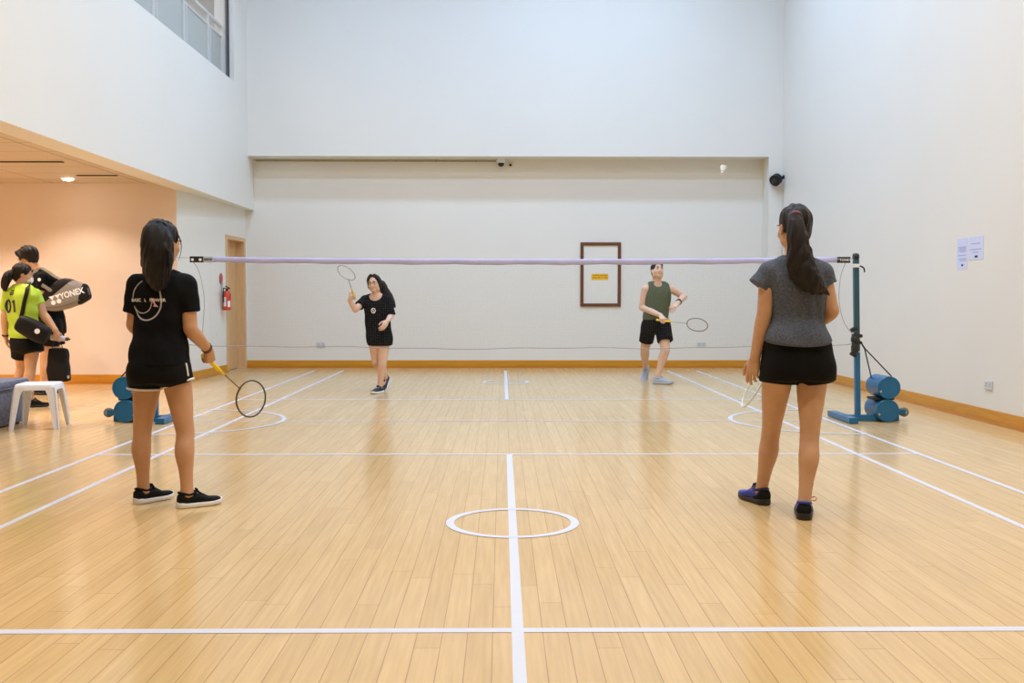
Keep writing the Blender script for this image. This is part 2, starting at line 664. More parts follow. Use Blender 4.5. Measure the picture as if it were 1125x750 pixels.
def arc(cx, cy, r, w, a0, a1, name='court_circle', n=72):
    mb = MB()
    a = np.linspace(a0, a1, n)
    i = np.stack([cx + (r - w / 2) * np.cos(a), cy + (r - w / 2) * np.sin(a), np.full(n, ZL + .0014)], 1)
    o = np.stack([cx + (r + w / 2) * np.cos(a), cy + (r + w / 2) * np.sin(a), np.full(n, ZL + .0014)], 1)
    mb.add(np.concatenate([i, o]), [(k, n + k, n + k + 1, k + 1) for k in range(n - 1)])
    return mb.build(name, M_LINE, floor)


for sx in (-1, 1):
    for xx in (2.57, 3.03):
        line(sx * xx - .02, sx * xx + .02, -6.70, 6.52)
for sy in (-1, 1):
    line(-3.05, 3.05, sy * 2.0 - .02, sy * 2.0 + .02)
line(-3.05, 3.05, -5.945, -5.90)
line(-.021, .021, -6.70, -2.02)
line(-.02, .02, 2.02, 6.52)
line(-3.05, 3.05, -.011, .011)
line(2.5, 3.0, 5.88, 5.915)
arc(0, -4.25, .32, .042, 0, 2 * PI)
arc(0, 4.40, .30, .04, 0, 2 * PI)
for sx in (-1, 1):
    c = PI if sx > 0 else 0
    arc(sx * 3.05, 0, .94, .042, c - PI / 2, c + PI / 2)

# ================================================================== FIXTURES ON THE WALLS
M_FRAME = mat('dark_brown_stained_wood', srgb(104, 58, 24), 0.45, vary=0.10, scale=8)
z0, z1, x0, x1 = 1.012, 2.066, 1.235, 1.902
g = empty('wall_hatch', (1.57, YB, z0), 'white access hatch in a dark brown wooden frame on the far wall', 'hatch')
fw = .052
mb = MB()
for s in ((x0, x1, z1 - fw, z1), (x0, x1, z0, z0 + fw), (x0, x0 + fw, z0 + fw, z1 - fw), (x1 - fw, x1, z0 + fw, z1 - fw)):
    mb.add(*box(((s[0] + s[1]) / 2, YB - .014, (s[2] + s[3]) / 2), (s[1] - s[0], .028, s[3] - s[2]), .004))
mb.build('frame', M_FRAME, g)
MB().add(*span(x0 + fw, x1 - fw, YB - .010, YB - .001, z0 + fw, z1 - fw)).build('hatch_panel', M_WALL, g)
M_YEL = mat('amber_sign_plastic', srgb(243, 186, 22), 0.45, vary=0.03)
g = empty('warning_sign', (1.555, YB - .012, 1.46), 'small yellow rectangular sign stuck inside the brown wall frame', 'sign')
MB().add(*box((1.555, YB - .0125, 1.502), (.278, .004, .098), .001)).build('sign_plate', M_YEL, g)
random.seed(4)
mb = MB()
M_SIGNINK = mat('brown_sign_lettering', srgb(150, 96, 10), 0.5)
for row, zz in enumerate((1.524, 1.487)):
    x = 1.44
    while x < 1.665:
        wd = random.choice((.010, .013, .016))
        mb.add(*box((x + wd / 2, YB - .0149, zz), (wd, .0008, .018)))
        x += wd + random.choice((.006, .006, .016))
mb.build('sign_lettering', M_SIGNINK, g)


def socket(c, axis, label, dark=False):
    """double wall socket; axis = wall normal"""
    n = np.asarray(axis, float)
    t = np.array([-n[1], n[0], 0])
    R = np.stack([t, n, (0, 0, 1)], 1)
    g = empty('wall_socket', c, label, 'socket')
    MB().add(*box(np.asarray(c) + n * .006, (.146, .012, .086), .004, R)).build('socket_plate', M_GPLAS, g)
    for s in (-.036, .036):
        mb = MB()
        for dx, dz, sx, sz in ((0, .014, .008, .012), (-.011, -.010, .010, .006), (.011, -.010, .010, .006)):
            mb.add(*box(np.asarray(c) + n * .0122 + t * (s + dx) + np.array([0, 0, dz]), (sx, .001, sz), 0, R))
        mb.build('pin_slots', M_BLACK, g)
        MB().add(*box(np.asarray(c) + n * .013 + t * s + np.array([0, 0, .031]), (.014, .004, .012), .001, R)).build('rocker_switch', M_WPLAS, g)


socket(at(770.5, 378.5, YB), (0, -1, 0), 'pale wall socket low on the far wall, to the right')
socket(at(352.5, 378.5, YB), (0, -1, 0), 'pale wall socket low on the far wall, to the left')
q = at(1087, 423, -0.15)
socket((XR, q[1], q[2]), (-1, 0, 0), 'pale wall socket low on the right side wall')

# notices on the right wall
M_PAPER = mat('pale_lilac_notice_paper', (0.66, 0.70, 0.93), 0.6, vary=0.02)
M_PTEXT = mat('grey_blue_notice_print', (0.36, 0.38, 0.62), 0.6)
for y0, y1, z0, z1, lb, pat in ((.342, .552, 1.432, 1.735, 'tall lilac notice sheet on right wall, farther of the pair', 0),
                                (.015, .318, 1.518, 1.735, 'wide lilac notice sheet on right wall, nearer of the pair', 1)):
    g = empty('notice_sheet', (XR, (y0 + y1) / 2, z0), lb, 'notice')
    MB().add(*span(XR - .003, XR - .0005, y0, y1, z0, z1)).build('paper', M_PAPER, g)
    mb = MB()
    rows = [(.10, .9, .28), (.10, .8, .33), (.10, .9, .38), (.10, .7, .43), (.10, .9, .55), (.10, .8, .66), (.1, .7, .72)] if pat == 0 else \
        [(.2, .8, .30), (.1, .9, .56), (.3, .7, .68)]
    for a, b, t in rows:
        zz = z1 - (z1 - z0) * t
        mb.add(*span(XR - .0038, XR - .003, y0 + (y1 - y0) * a, y0 + (y1 - y0) * b, zz - .004, zz + .004))
    mb.build('printed_lines', M_PTEXT, g)
    zz = z1 - (z1 - z0) * .86
    mb = MB()
    mb.add(*span(XR - .0038, XR - .003, y0 + (y1 - y0) * .35, y0 + (y1 - y0) * .55, zz - .012, zz + .008))
    mb.build('printed_mark', M_INK, g)

# black camera on its bracket, high on the right wall
base = np.array([XR, 6.72, 1.1488 + (327.5 - 195) * 16.07 / 1101])
g = empty('security_camera', base, 'black round security camera on a bracket high on the right wall', 'camera')
bd = unit([-.62, -.55, -.42])
ctr = base + np.array([-.135, -.03, -.045])
MB().add(*lathe([(0, 0), (.030, 0), (.030, .02), (0.012, .028), (0, .028)], 20, zframe(base, (-1, 0, 0)))).build('wall_mount', M_BLACK, g, True, 40)
MB().add(*tube([base + (-.02, 0, 0), base + (-.06, -.005, -.005), ctr - bd * .05], .013, 10)).build('bracket_arm', M_BLACK, g, True)
MB().add(*lathe([(0, -.075), (.06, -.072), (.088, -.05), (.092, .0), (.092, .05), (.075, .062), (.070, .055), (0, .05)], 28, zframe(ctr, bd))).build('camera_housing', M_BLACK, g, True, 40)
MB().add(*lathe([(0, .075), (.03, .070), (.052, .056), (.052, .048), (0, .048)], 24, zframe(ctr, bd))).build('lens', mat('dark_lens_glass', (.02, .02, .025), .08), g, True, 40)
# its cable runs down the corner
mb = MB()
mb.add(*tube([base + (-.012, .0, -.03), base + (-.010, .02, -.3), base + (-.008, .04, -.8), base + (-.008, .04, -1.35)], .006, 6))
mb.build('cable', mat('cream_cable_cover', (.70, .67, .58), .5), g, True)

# dome camera and sensor below the beam, with the conduit that feeds them
c = at(550.5, 177.8, YB - .07)
g = empty('dome_camera', c, 'white dome camera with dark lens under the far wall beam', 'camera')
MB().add(*lathe([(0, .075), (.058, .075), (.062, .06), (.062, 0), (0, 0)], 24, zframe(c + (0, 0, -.02), (0, 0, 1)))).build('camera_body', M_WPLAS, g, True, 40)
MB().add(*lathe([(0, 0), (.052, 0), (.047, -.03), (.03, -.052), (0, -.06)], 24, zframe(c + (0, 0, -.02), (0, 0, 1)))).build('dome', mat('smoked_dome_plastic', (.012, .010, .008), .12), g, True, 40)
MB().add(*box(c + (0, .035, .03), (.10, .068, .06), .006)).build('mounting_bracket', M_WPLAS, g)
c = at(560.8, 181.5, YB)
g = empty('motion_sensor', c, 'tiny cream motion sensor with dark eye right of the dome camera', 'sensor')
MB().add(*box(c + (0, -.012, .012), (.075, .024, .085), .006)).build('sensor_body', mat('cream_sensor_plastic', (.70, .62, .48), .4), g)
MB().add(*lathe([(0, 0), (.020, 0), (.018, .010), (.008, .016), (0, .017)], 18, zframe(c + (0, -.024, .002), (0, -1, 0)))).build('eye', M_BLACK, g, True)
a, b = at(281.5, 176.6, YB), at(545, 177.2, YB)
mb = MB()
mb.add(*tube([a + (0, -.012, 0), b + (0, -.012, 0)], .011, 10))
for k in range(6):
    p = a + (b - a) * (k + .5) / 6
    mb.add(*box(p + (0, -.012, 0), (.03, .026, .028), .003))
tag(mb.build('conduit_pipe', mat('beige_painted_conduit', (.40, .31, .16), .5), None, True, 40), 'thin beige conduit running under the beam to the dome camera', 'pipe')
# the two lamps' scale: round cream downlight in the alcove
c = np.array([-5.57, 3.52, ZALC])
g = empty('downlight', c, 'round recessed downlight glowing in the alcove ceiling', 'light')
MB().add(*lathe([(.075, 0), (.095, 0), (.095, -.006), (.075, -.010)], 28, frame(c, (1, 0, 0), (0, 1, 0), (0, 0, 1)))).build('trim_ring', M_WPLAS, g, True, 40)
M_GLOW = mat('warm_lamp_diffuser', (1.0, 0.90, 0.74), 0.4, emit=30.0, vary=0.0)
MB().add(*lathe([(0, -.034), (.035, -.031), (.062, -.020), (.074, -.004), (0, -.002)], 28, frame(c, (1, 0, 0), (0, 1, 0), (0, 0, 1)))).build('lamp_diffuser', M_GLOW, g)

# fire extinguisher and its plate
M_RED = mat('red_enamel', (0.62, 0.055, 0.018), 0.3, vary=0.04)
se = 1.80
p = lw(se, .085)
ez = 0.965
c = np.array([p[0], p[1], ez])
g = empty('fire_extinguisher', c, 'red fire extinguisher hung on the left wall beside the wooden door', 'fire extinguisher')
MB().add(*lathe([(0, 0), (.056, 0), (.062, .012), (.063, .03), (.063, .24), (.056, .268), (.035, .292), (.022, .30), (0, .30)], 24, zframe(c, (0, 0, 1)))).build('cylinder', M_RED, g, True, 50)
mb = MB()
mb.add(*lathe([(0, .295), (.02, .295), (.02, .33), (0, .33)], 14, zframe(c, (0, 0, 1))))
mb.add(*box(c + (.02, -.02, .345), (.11, .022, .016), .004, rotz(-.7) @ np.array([[.94, 0, .34], [0, 1, 0], [-.34, 0, .94]])))
mb.add(*box(c + (.025, -.025, .325), (.09, .02, .01), .003, rotz(-.7)))
mb.build('valve_lever', M_BLACK, g, True, 40)
MB().add(*tube(crsmooth([c + (0, 0, .32), c + (-.02, -.066, .33), c + (-.03, -.085, .30), c + (-.03, -.075, .12)]), .009, 8)).build('hose', M_BLACK, g, True)
mb = MB()
for a0, a1, z0, z1, mi in ((-1.15, -.45, .05, .14, 0), (-2.1, -1.5, .06, .20, 0), (-.6, -.3, .18, .23, 1)):
    n = 8
    aa = np.linspace(a0, a1, n)
    v = [(c[0] + .0642 * math.cos(x), c[1] + .0642 * math.sin(x), ez + z) for z in (z0, z1) for x in aa]
    mb.add(v, [(k, k + 1, n + k + 1, n + k) for k in range(n - 1)], mi)
mb.build('paper_label', [M_PRINT, M_INK], g, True)
mb = MB()
mb.add(*lbox(se - .02, se + .02, 0, .02, .97, 1.40))
mb.build('wall_bracket', M_STEEL, g)
c2 = lw(se - .02, .004)
mb = MB()
v, f = lathe([(0, 0), (.075, 0), (.078, .003), (.075, .005), (0, .005)], 28, zframe((*c2, 1.445), (*nl, 0)))
v[:, 2] = 1.445 + (v[:, 2] - 1.445) * 1.05
mb.add(v, f)
tag(mb.build('extinguisher_sign', mat('red_sign_plastic', (0.50, 0.05, 0.06), 0.4), None, True, 40), 'small red oval sign on the left wall above the fire extinguisher', 'sign')

# ================================================================== NET AND POSTS
M_TAPE = mat('lavender_white_net_tape', (0.50, 0.53, 0.90), 0.6, vary=0.08, scale=4)
M_MESH = mat('pale_net_twine', (0.20, 0.185, 0.165), 0.8, vary=0.05)
M_CORD = mat('grey_net_cord', (0.34, 0.32, 0.32), 0.8, vary=0.1)
NX0, NX1 = -2.945, 3.195


def ntop(x):
    t = (x - .13) / 3.07
    return 1.512 + .022 * t * t


def nbot(x):
    t = (x - .13) / 3.07
    return .680 + .036 * t * t + .006 * math.sin(x * 3.1) + .004 * math.sin(x * 7.7 + 1)


net = empty('badminton_net', (.13, 0, 0), 'badminton net with a lavender top tape stretched across the hall', 'net')
rings = []
for x in np.linspace(NX0 + .16, NX1 - .105, 60):
    zt_, wv = ntop(x), .003 * math.sin(x * 9) + .002 * math.sin(x * 23)
    rings.append([(x, -.006, zt_ + wv * .4), (x, .006, zt_ + wv * .4), (x, .009, zt_ - .012), (x, .008, zt_ - .052 + wv), (x, -.008, zt_ - .052 + wv), (x, -.009, zt_ - .012)])
MB().add(*loft_rings(rings)).build('net_tape', M_TAPE, net, True)
mb = MB()
R = .00019
for x in np.arange(NX0 + .17, NX1 - .11, .0205):
    P = [(x + .006 * math.sin(z * 9 + x * 5), .004 * math.sin(x * 2 + z * 4), z) for z in np.linspace(nbot(x), ntop(x) - .05, 6)]
    mb.add(*tube(P, R, 3, cap=False))
for k in range(1, 40):
    t = k / 40
    P = []
    for x in np.linspace(NX0 + .17, NX1 - .11, 90):
        b_, t_ = nbot(x), ntop(x) - .05
        z = b_ + (t_ - b_) * t
        P.append((x, .004 * math.sin(x * 2 + z * 4), z + .002 * math.sin(x * 6 + k)))
    mb.add(*tube(P, R, 3, cap=False))
mb.build('net_mesh', M_MESH, net)
P = [(x, 0, nbot(x)) for x in np.linspace(NX0 + .02, NX1 - .02, 160)]
P = [(-3.235, 0, .755)] + P + [(3.27, 0, .735)]
MB().add(*tube(P, .0034, 6)).build('bottom_cord', M_CORD, net, True)
P = crsmooth([(NX0 + .03, 0, ntop(NX0) - .05), (NX0 + .085, 0, 1.38), (NX0 + .125, 0, 1.15), (NX0 + .115, 0, .95), (NX0 + .10, 0, .735)])
MB().add(*tube(P, .003, 6)).build('side_cord', M_CORD, net, True)
P = crsmooth([(NX1 - .04, 0, ntop(NX1) - .05), (NX1 - .085, 0, 1.36), (NX1 - .10, 0, 1.15), (NX1 - .06, 0, .95), (NX1 + .02, 0, .83), (3.275, 0, .80)])
MB().add(*tube(P, .003, 6)).build('side_cord', M_CORD, net, True)
MB().add(*tube([(-3.25, 0, 1.53), (NX0 + .01, 0, ntop(NX0) - .014)], .002, 6)).build('tie_string', M_CORD, net, True)
MB().add(*tube([(NX1 - .01, 0, ntop(NX1) - .02), (3.27, 0, 1.525)], .003, 6)).build('tie_string', M_CORD, net, True)
M_PATCH = mat('black_vinyl_patch', (.014, .014, .016), .5)
# right end patch with white lettering
pc = np.array([NX1 - .062, -.0105, ntop(NX1) - .027])
p_ = MB().add(*box((pc[0], 0, pc[2]), (.124, .021, .056), .003)).build('end_patch', M_PATCH, net)
tv, tf = text_geo('YONEX', .023, .015)
mb = MB()
mb.add([(pc[0] + .012 + x * 1.0, pc[1] - .0012, pc[2] + y) for x, y in tv], tf)
for sx in (-1, 1):
    mb.add([(pc[0] - .044 + sx * .0085 + x, pc[1] - .0012, pc[2] + y) for x, y in ((-.007, .011), (0, .0), (.007, .011))], [(0, 1, 2)])
mb.build('patch_lettering', M_PRINT, p_)
# left end patch: black with two white roundels, then a faint grey strip
pc = np.array([NX0 + .060, -.0105, ntop(NX0) - .027])
p_ = MB().add(*box((pc[0], 0, pc[2]), (.124, .021, .056), .003)).build('end_patch', M_PATCH, net)
for sx in (-.036, .036):
    v, f = disc2d((sx, -.003), .0135)
    MB().add([(pc[0] + x, pc[1] - .0012, pc[2] + y) for x, y in v], f).build('white_roundel', M_PRINT, p_)
pc = pc + (.108, .002, 0)
p_ = MB().add(*box((pc[0], 0, pc[2]), (.09, .018, .052), .003)).build('end_patch', mat('grey_net_sleeve', (.42, .46, .52), .6), net)
mb = MB()
for k, wd in enumerate((.012, .016, .010, .014)):
    mb.add(*box((pc[0] - .03 + k * .019, -.0098, pc[2]), (wd, .001, .018)))
mb.build('patch_lettering', M_INK, p_)

M_TEAL = mat('dark_teal_pole_enamel', (0.012, 0.075, 0.11), 0.35, vary=0.08, scale=12)
M_RUBBER = mat('black_rubber', (.013, .013, .013), .55)
M_WHEEL = mat('grey_rubber_wheel', (.20, .20, .17), .5)


def net_post(sx, label):
    """weighted net post; built on the right, mirrored for the left"""
    X = lambda p: np.array([sx * p[0], p[1], p[2]], float)
    g = empty('net_post', (sx * 3.30, 0, 0), label, 'net post', 'weighted posts holding the net')

    def add(name, geos, m, parent=g, smooth=False, auto=None):
        mb = MB()
        for v, f in geos:
            v = np.array(v, float)
            if sx < 0:
                v[:, 0] *= -1
                f = [tuple(q)[::-1] for q in f]
            mb.add(v, f)
        return mb.build(name, m, parent, smooth, auto)
    yb = -.02
    # square pole, leaning a touch towards the net
    rings = []
    for z, x in ((.03, 3.280), (.7, 3.262), (1.525, 3.240)):
        rings.append([(x + a * .0225, yb + b * .0225, z) for a, b in ((-1, -1), (1, -1), (1, 1), (-1, 1))])
    pole = add('pole', [loft_rings(rings[:2])], M_BLUE)
    add('upper_pole', [loft_rings([rings[1], rings[2]])], M_TEAL)
    add('pulley_cap', [lathe([(0, -.022), (.030, -.022), (.034, -.012), (.034, .012), (.030, .022), (0, .022)], 20, zframe((3.240, yb, 1.535), (1, 0, 0)))], M_RUBBER, g, True, 40)
    add('pole_tape', [box((3.242, yb, 1.452), (.058, .058, .034), .004)], M_WPLAS)
    add('loose_tag', [tube(crsmooth([(3.268, yb - .03, 1.45), (3.303, yb - .035, 1.43), (3.313, yb - .03, 1.39)]), .007, 6)], M_RUBBER, g, True)
    # base
    add('base_bar', [box((3.40, yb, .032), (.52, .06, .056), .004)], M_BLUE)
    add('front_foot', [box((3.165, .06, .03), (.085, .62, .052), .004)], M_BLUE)
    # concrete-filled drums
    for i, (xx, zz) in enumerate(((3.525, .108), (3.535, .321))):
        r = .106
        d = add('weight_drum', [lathe([(0, 0), (r - .004, 0), (r, .004), (r, .315), (r - .004, .319), (0, .319)], 40, zframe((xx, -.12, zz), (0, 1, 0), (0, 0, 1)))], M_BLUE, g, True, 40)
        add('drum_rim', [tube([(xx + (r - .006) * math.cos(t), -.121, zz + (r - .006) * math.sin(t)) for t in np.linspace(0, 2 * PI, 37)[:-1]], .003, 6, True)], M_BLUE, d, True)
        add('filler_plug', [lathe([(0, 0), (.012, 0), (.010, .006), (0, .006)], 12, zframe((xx - .08, -.12, zz - .035), (0, -1, 0)))], M_STEEL, d, True, 40)
    add('saddle', [box((3.50, .0, .2145), (.20, .16, .022), .004)], M_RUBBER)
    # carrying wheel
    for yy in (-.035, .055):
        add('wheel_fork', [box((3.68, yy, .085), (.09, .012, .05), .003)], M_BLUE)
    wh = add('wheel', [lathe([(0, -.022), (.034, -.022), (.044, -.014), (.044, .014), (.034, .022), (0, .022)], 24, zframe((3.725, .01, .082), (0, 1, 0), (0, 0, 1)))], M_WHEEL, g, True, 40)
    add('wheel_hub', [lathe([(0, -.03), (.016, -.03), (.016, .03), (0, .03)], 16, zframe((3.725, .01, .082), (0, 1, 0), (0, 0, 1)))], M_STEEL, wh, True, 40)
    # tensioner with its straps
    rings = [box((3.258, yb - .012, .80), (.085, .07, .03), .006), box((3.26, yb - .012, .735), (.08, .07, .025), .006)]
    rings += [lathe([(0, -.03), (.03, -.03), (.038, -.015), (.038, .015), (.03, .03), (0, .03)], 18, zframe((3.236, yb - .025, .765), (0, 0, 1))),
              lathe([(0, -.04), (.028, -.04), (.036, -.02), (.036, .02), (.028, .04), (0, .04)], 18, zframe((3.236, yb - .025, .685), (0, 0, 1)))]
    rings += [box((3.22, yb - .03, .862), (.06, .04, .038), .008, [[.87, 0, -.5], [0, 1, 0], [.5, 0, .87]]),
              box((3.22, yb - .03, .628), (.06, .04, .038), .008, [[.87, 0, .5], [0, 1, 0], [-.5, 0, .87]])]
    add('tensioner', rings, M_RUBBER, g, True, 35)
    for zz in (.782, .652):
        add('cable_tie', [box((3.26, yb, zz), (.064, .064, .009), .003)], M_WPLAS)
    for e, yy in (((3.455, .12, .395), .05), ((3.57, -.08, .423), -.05)):
        add('tie_rope', [tube([(3.28, yb, .765), (3.34, yb + yy * .2, .675), e], .006, 8)], M_RUBBER, g, True)
    return g


net_post(1, 'blue net post with two blue drums, right of woman in grey shirt')
net_post(-1, 'blue net post partly hidden behind the woman in the black shirt')

# ================================================================== SOFT SURFACES (people, cloth, bags)
class Field:
    """a distance field on a grid: shapes melt into one skin, meshed as one continuous surface"""

    def __init__(self, lo, hi, h):
        self.h = h
        self.lo = np.asarray(lo, float)
        self.n = np.ceil((np.asarray(hi, float) - self.lo) / h).astype(int) + 1
        self.F = np.full(self.n, 0.25, np.float32)

    def grid(self, lo=None, hi=None):
        i0 = np.zeros(3, int) if lo is None else np.clip(np.floor((np.asarray(lo) - self.lo) / self.h).astype(int), 0, self.n)
        i1 = self.n if hi is None else np.clip(np.ceil((np.asarray(hi) - self.lo) / self.h).astype(int) + 1, 0, self.n)
        ax = [(self.lo[k] + self.h * np.arange(i0[k], i1[k])).astype(np.float32) for k in range(3)]
        P = (ax[0][:, None, None], ax[1][None, :, None], ax[2][None, None, :])
        return (slice(i0[0], i1[0]), slice(i0[1], i1[1]), slice(i0[2], i1[2])), P

    def put(self, d, sl, k, op='add'):
        F = self.F[sl]
        if op == 'add':
            e = np.maximum(k - np.abs(F - d), 0) if k > 0 else 0
            self.F[sl] = np.minimum(F, d) - (e * e / (4 * k) if k > 0 else 0)
        else:
            g = -d
            e = np.maximum(k - np.abs(F - g), 0) if k > 0 else 0
            self.F[sl] = np.maximum(F, g) + (e * e / (4 * k) if k > 0 else 0)

    def cone(self, a, b, ra, rb, k=.01, op='add', cap=None):
        a, b = np.asarray(a, float), np.asarray(b, float)
        m = max(ra, rb) + k + self.h * 2
        sl, (X, Y, Z) = self.grid(np.minimum(a, b) - m, np.maximum(a, b) + m)
        ba = b - a
        L2 = max(ba @ ba, 1e-9)
        t = ((X - a[0]) * ba[0] + (Y - a[1]) * ba[1] + (Z - a[2]) * ba[2]) / L2
        tc = np.clip(t, 0, 1)
        d = np.sqrt((X - a[0] - tc * ba[0]) ** 2 + (Y - a[1] - tc * ba[1]) ** 2 + (Z - a[2] - tc * ba[2]) ** 2) - (ra + (rb - ra) * tc)
        if cap:
            L = math.sqrt(L2)
            d = np.maximum(d, (t - 1) * L) if cap in (1, 2) else d
            d = np.maximum(d, -t * L) if cap == 2 else d
        self.put(d, sl, k, op)

    def chain(self, pts, rad, k=.01, op='add'):
        for i in range(len(pts) - 1):
            self.cone(pts[i], pts[i + 1], rad[i], rad[i + 1], k, op)

    def lock(self, pts, rad, k=.01, per=5):
        """a smooth tapering lock through the points"""
        D = crsmooth(np.concatenate([np.asarray(pts, float), np.asarray(rad, float)[:, None]], 1), per)
        self.chain(list(D[:, :3]), list(np.maximum(D[:, 3], .002)), k)

    def ell(self, c, r, R=None, k=.01, op='add'):
        c, r = np.asarray(c, float), np.asarray(r, float)
        R = np.eye(3) if R is None else np.asarray(R, float)          # columns: own axes
        ext = np.sqrt(((R * r) ** 2).sum(1)) + k + self.h * 2
        sl, (X, Y, Z) = self.grid(c - ext, c + ext)
        q = [(X - c[0]) * R[0, j] + (Y - c[1]) * R[1, j] + (Z - c[2]) * R[2, j] for j in range(3)]
        k0 = np.sqrt(sum((q[j] / r[j]) ** 2 for j in range(3)))
        k1 = np.sqrt(sum((q[j] / r[j] ** 2) ** 2 for j in range(3))) + 1e-6
        self.put(k0 * (k0 - 1) / k1, sl, k, op)

    def loft(self, secs, u, v, k=.015, op='add', p=2.3, caps=(True, True), wr=None, round_=0.0):
        """secs: (centre, half width along u, half depth along v); the axis is u x v"""
        C = np.array([s[0] for s in secs], float)
        A = np.array([s[1] for s in secs], float)
        B = np.array([s[2] for s in secs], float)
        u, v = unit(u), np.asarray(v, float)
        v = unit(v - u * (u @ v))
        w_ = np.cross(u, v)
        if (C[-1] - C[0]) @ w_ < 0:
            w_ = -w_
        D = crsmooth(np.concatenate([C, A[:, None], B[:, None]], 1), 8)
        t = D[:, :3] @ w_
        o = np.argsort(t)
        D, t = D[o], t[o]
        m = max(A.max(), B.max()) + k + self.h * 2
        sl, (X, Y, Z) = self.grid(C.min(0) - m, C.max(0) + m)
        T = X * w_[0] + Y * w_[1] + Z * w_[2]
        Tf = T.ravel()
        cu = np.interp(Tf, t, D[:, :3] @ u).reshape(T.shape).astype(np.float32)
        cv = np.interp(Tf, t, D[:, :3] @ v).reshape(T.shape).astype(np.float32)
        a = np.interp(Tf, t, D[:, 3]).reshape(T.shape).astype(np.float32)
        b = np.interp(Tf, t, D[:, 4]).reshape(T.shape).astype(np.float32)
        U_ = np.abs((X * u[0] + Y * u[1] + Z * u[2] - cu) / a)
        V_ = np.abs((X * v[0] + Y * v[1] + Z * v[2] - cv) / b)
        q = (U_ ** p + V_ ** p) ** (1 / p)
        d = (q - 1) * np.minimum(a, b)
        if wr is not None:
            d = d + wr(X, Y, Z)
        e0, e1 = t[0] - T, T - t[-1]
        if round_:
            for e, c in ((e0, caps[0]), (e1, caps[1])):
                x, y = d + round_, e + round_
                d = np.minimum(np.maximum(x, y), 0) + np.sqrt(np.maximum(x, 0) ** 2 + np.maximum(y, 0) ** 2) - round_
        else:
            d = np.maximum(d, e0)
            d = np.maximum(d, e1)
        self.put(d, sl, k, op)

    def cut(self, o, n, k=0.0):
        """remove everything on the side n points to"""
        o, n = np.asarray(o, float), unit(n)
        sl, (X, Y, Z) = self.grid()
        d = (X - o[0]) * n[0] + (Y - o[1]) * n[1] + (Z - o[2]) * n[2]
        self.put(-d, sl, k, 'sub')

    def warp(self, fn):
        sl, (X, Y, Z) = self.grid()
        self.F += fn(X, Y, Z).astype(np.float32)

    def mesh(self, smooth=1):
        F = self.F
        s = F < 0
        n0, n1, n2 = F.shape
        cell = np.zeros((n0 - 1, n1 - 1, n2 - 1), np.int8)
        for i in (0, 1):
            for j in (0, 1):
                for k in (0, 1):
                    cell += s[i:n0 - 1 + i, j:n1 - 1 + j, k:n2 - 1 + k]
        act = (cell > 0) & (cell < 8)
        I = np.argwhere(act)
        idx = np.full(act.shape, -1, np.int64)
        idx[act] = np.arange(len(I))
        acc = np.zeros((len(I), 3))
        cnt = np.zeros(len(I))
        cor = [(i, j, k) for i in (0, 1) for j in (0, 1) for k in (0, 1)]
        val = {c: F[I[:, 0] + c[0], I[:, 1] + c[1], I[:, 2] + c[2]] for c in cor}
        for a in range(3):
            for c in cor:
                if c[a]:
                    continue
                d = list(c)
                d[a] = 1
                fa, fb = val[c], val[tuple(d)]
                m = (fa < 0) != (fb < 0)
                t = np.where(m, fa / np.where(m, fa - fb, 1), 0)
                p = np.tile(np.array(c, float), (len(I), 1))
                p[:, a] = t
                acc += p * m[:, None]
                cnt += m
        V = I + acc / np.maximum(cnt, 1)[:, None]
        Q = []
        for a in range(3):
            b, c = (a + 1) % 3, (a + 2) % 3
            s0 = [slice(None)] * 3
            s1 = [slice(None)] * 3
            s0[a] = slice(0, -1)
            s1[a] = slice(1, None)
            A_, B_ = s[tuple(s0)], s[tuple(s1)]
            E = np.argwhere(A_ != B_)
            E = E[(E[:, b] > 0) & (E[:, c] > 0) & (E[:, b] < F.shape[b] - 1) & (E[:, c] < F.shape[c] - 1)]
            fl = A_[E[:, 0], E[:, 1], E[:, 2]]
            q = []
            for db, dc in ((1, 1), (0, 1), (0, 0), (1, 0)):
                x = E.copy()
                x[:, b] -= db
                x[:, c] -= dc
                q.append(idx[x[:, 0], x[:, 1], x[:, 2]])
            q = np.stack(q, 1)
            q[~fl] = q[~fl][:, ::-1]
            Q.append(q)
        Q = np.concatenate(Q)
        Q = Q[(Q >= 0).all(1)]
        for _ in range(smooth):
            e = np.concatenate([Q[:, [0, 1]], Q[:, [1, 2]], Q[:, [2, 3]], Q[:, [3, 0]]])
            S = np.zeros_like(V)
            N = np.zeros(len(V))
            for x, y in ((0, 1), (1, 0)):
                for d in range(3):
                    S[:, d] += np.bincount(e[:, x], V[e[:, y], d], len(V))
                N += np.bincount(e[:, x], minlength=len(V))
            V = V * .5 + .5 * S / np.maximum(N, 1)[:, None]
        return self.lo + V * self.h, Q

    def build(self, name, m, parent=None, smooth=1):
        V, Q = self.mesh(smooth)
        rt = root_of(parent) if parent is not None else None
        if rt is not None and rt.name not in LOCAL:
            V = V - np.array(rt.location)
        me = bpy.data.meshes.new(name)
        me.vertices.add(len(V))
        me.vertices.foreach_set('co', V.astype(np.float32).ravel())
        me.loops.add(len(Q) * 4)
        me.loops.foreach_set('vertex_index', Q.astype(np.int32).ravel())
        me.polygons.add(len(Q))
        me.polygons.foreach_set('loop_start', np.arange(0, len(Q) * 4, 4, dtype=np.int32))
        me.materials.append(m)
        me.update(calc_edges=True)
        me.validate()
        me.polygons.foreach_set('use_smooth', [True] * len(me.polygons))
        o = bpy.data.objects.new(name, me)
        COL.objects.link(o)
        if parent is not None:
            o.parent = parent
        return o


